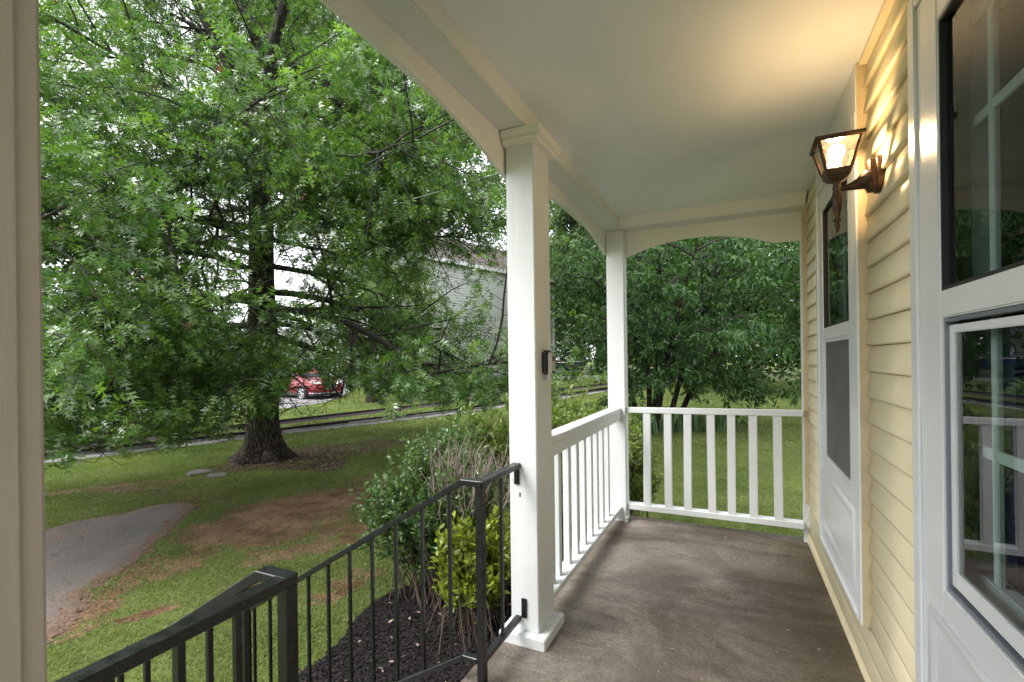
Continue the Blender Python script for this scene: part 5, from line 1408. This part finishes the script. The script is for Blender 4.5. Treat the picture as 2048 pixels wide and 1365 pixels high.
# ------------------------------------------------------------------ boat on a trailer, bench and low timber edge behind the far lawn
MAT['boatblue'] = simple('boat_blue', (0.035, 0.055, 0.13), 0.25, 0.15)
MAT['boatwhite'] = simple('boat_white', (0.75, 0.75, 0.75), 0.35, 0.05)
bp = atd(1128, 742, 37.0); zb = float(gz(bp[0], bp[1]))
bt = thing('motor_boat', 'dark blue motor boat with a white stripe on a trailer at the far lawn', 'boat', (bp[0], bp[1], zb))
bd = nrm(rt[:2] * 0.97 + fw[:2] * 0.22); BM = Matrix.Translation((bp[0], bp[1], zb)) @ Matrix.Rotation(math.atan2(bd[1], bd[0]), 4, 'Z')
hull = []
for x, w, zk, zt in ((-1.9, 0.75, 0.55, 1.15), (-1.0, 0.85, 0.48, 1.15), (0.2, 0.85, 0.46, 1.18), (1.1, 0.62, 0.55, 1.22), (1.8, 0.25, 0.80, 1.28), (2.0, 0.03, 1.05, 1.30)):
    hull.append([(x, 0, zk), (x, w * 0.75, zk + 0.18), (x, w, zt), (x, w * 0.85, zt + 0.02), (x, -w * 0.85, zt + 0.02), (x, -w, zt), (x, -w * 0.75, zk + 0.18)])
placed(loft('hull', hull, MAT['boatblue'], None, False), bt, BM)
tb = Tubes()
for s in (-1, 1): tb.add([(-1.9, s * 0.76, 1.08), (-1.0, s * 0.86, 1.08), (0.2, s * 0.86, 1.11), (1.1, s * 0.63, 1.15), (1.8, s * 0.26, 1.22)], 0.035, 5)
placed(obj('stripe', tb.mesh('stripe', MAT['boatwhite'])), bt, BM)
placed(prism('windscreen', [(0.1, 1.18), (-0.25, 1.6), (-0.29, 1.6), (0.06, 1.18)], -0.6, 0.6, MAT['hglass'], None, 'XZ'), bt, BM)
placed(boxes('outboard', [(-2.25, -1.92, -0.15, 0.15, 0.55, 1.45)], MAT['cartrim'], None, 0.05), bt, BM)
placed(boxes('trailer', [(-1.8, 2.6, -0.55, -0.49, 0.34, 0.42), (-1.8, 2.6, 0.49, 0.55, 0.34, 0.42), (-0.7, -0.6, -0.8, 0.8, 0.28, 0.36)], MAT['found'], None), bt, BM)
for s in (-1, 1): placed(lathe('wheel', [(0.001, -0.08), (0.27, -0.08), (0.30, 0), (0.27, 0.08), (0.001, 0.08)], MAT['tyre'], None, 20, (0, 0, 0), 'Y'), bt, BM @ Matrix.Translation((-0.65, s * 0.82, 0.30)))
qp = atd(1182, 745, 36.0); zq = float(gz(qp[0], qp[1]))
tbm = thing('picnic_table', 'grey wooden picnic table under the far trees right of the boat', 'table', (qp[0], qp[1], zq))
TM = Matrix.Translation((qp[0], qp[1], zq)) @ Matrix.Rotation(math.atan2(bd[1], bd[0]), 4, 'Z')
MAT['greywood'] = simple('grey_wood', (0.33, 0.32, 0.31), 0.8, 0.2, 4)
placed(boxes('tabletop', [(-0.9, 0.9, -0.36 + 0.148 * i, -0.36 + 0.148 * i + 0.138, 0.72, 0.76) for i in range(5)], MAT['greywood']), tbm, TM)
for s in (-1, 1):
    placed(boxes('bench_seat', [(-0.9, 0.9, s * 0.72 - 0.13, s * 0.72 + 0.13, 0.42, 0.46)], MAT['greywood']), tbm, TM)
    placed(boxes('leg', [(s * 0.65 - 0.04, s * 0.65 + 0.04, -0.78, 0.78, 0.37, 0.42), (s * 0.65 - 0.04, s * 0.65 + 0.04, -0.5, -0.42, 0, 0.72), (s * 0.65 - 0.04, s * 0.65 + 0.04, 0.42, 0.5, 0, 0.72)], MAT['greywood']), tbm, TM)
ea, eb = atd(1085, 747, 34.0), atd(1330, 744, 35.0)
ed = thing('timber_edging', 'low pale timber edging along the far side of the lawn', 'edging', (ea[0], ea[1], float(gz(ea[0], ea[1]))))
for i in range(6):
    a = ea + (eb - ea) * (i / 6 + 0.004); b = ea + (eb - ea) * ((i + 1) / 6 - 0.004)
    obj('timber', bar_mesh('timber', [((a[0], a[1], float(gz(a[0], a[1])) + 0.08), (b[0], b[1], float(gz(b[0], b[1])) + 0.08))], 0.15, 0.2, MAT['greywood'], 0.01), ed)

# ------------------------------------------------------------------ overhead cables from the house towards the street
MAT['cable'] = simple('black_cable', (0.016, 0.016, 0.018), 0.5, 0.2)
MAT['cablegrey'] = simple('grey_cable', (0.30, 0.30, 0.31), 0.4, 0.1)
for (u0, v0, d0, u1, v1, d1, r, mtn, lab) in ((903, 237, 5.6, 400, 489, 7.9, 0.011, 'cable', 'thick black service cable passing in front of the oak'), (990, 344, 5.4, 489, 490, 8.3, 0.005, 'cablegrey', 'thin grey wire below the thick black service cable'), (760, 440, 6.6, 489, 576, 8.2, 0.004, 'cablegrey', 'lowest thin wire crossing the oak trunk')):
    a, b = atd(u0, v0, d0), atd(u1, v1, d1)
    a2 = a + (a - b) * (0.32 if u0 > 850 else 0.1); b2_ = b + (b - a) * 2.2
    t_ = np.linspace(0, 1, 24)[:, None]
    p = a2 * (1 - t_) + b2_ * t_; p[:, 2] -= 0.25 * np.sin(np.pi * t_[:, 0]) * 0.4
    tag(tube('utility_cable', p, r, MAT[mtn], None, 6), lab, 'cable')

# small flecks of fallen blossom and leaf scraps on the porch floor
R = np.random.default_rng(17)
P = np.concatenate([np.column_stack([R.uniform(-0.8, 0.42, 230), R.uniform(1.2, 4.0, 230)]), np.column_stack([R.normal(-0.81, 0.012, 60), R.uniform(2.03, 2.25, 60)])])
n = len(P); a = R.uniform(0, 6.28, n)
fr = leaf_frames(np.column_stack([P, [fz(y) + (0.003 if x > -0.785 or y > 2.27 else 0.056) for x, y in P]]), np.column_stack([np.cos(a), np.sin(a), np.zeros(n)]), np.column_stack([R.normal(0, 0.15, n), R.normal(0, 0.15, n), np.ones(n)]), np.where(P[:, 0] < -0.785, 0.006, R.choice([0.008, 0.013, 0.026], n, p=[0.55, 0.33, 0.12])))
o = crown('floor_litter', None, [(OVAL, fr, R.uniform(0.3, 1, n))], MAT['litterleaf'], None)
tag(o, 'pale scraps of leaf and blossom scattered on the porch floor', 'litter')
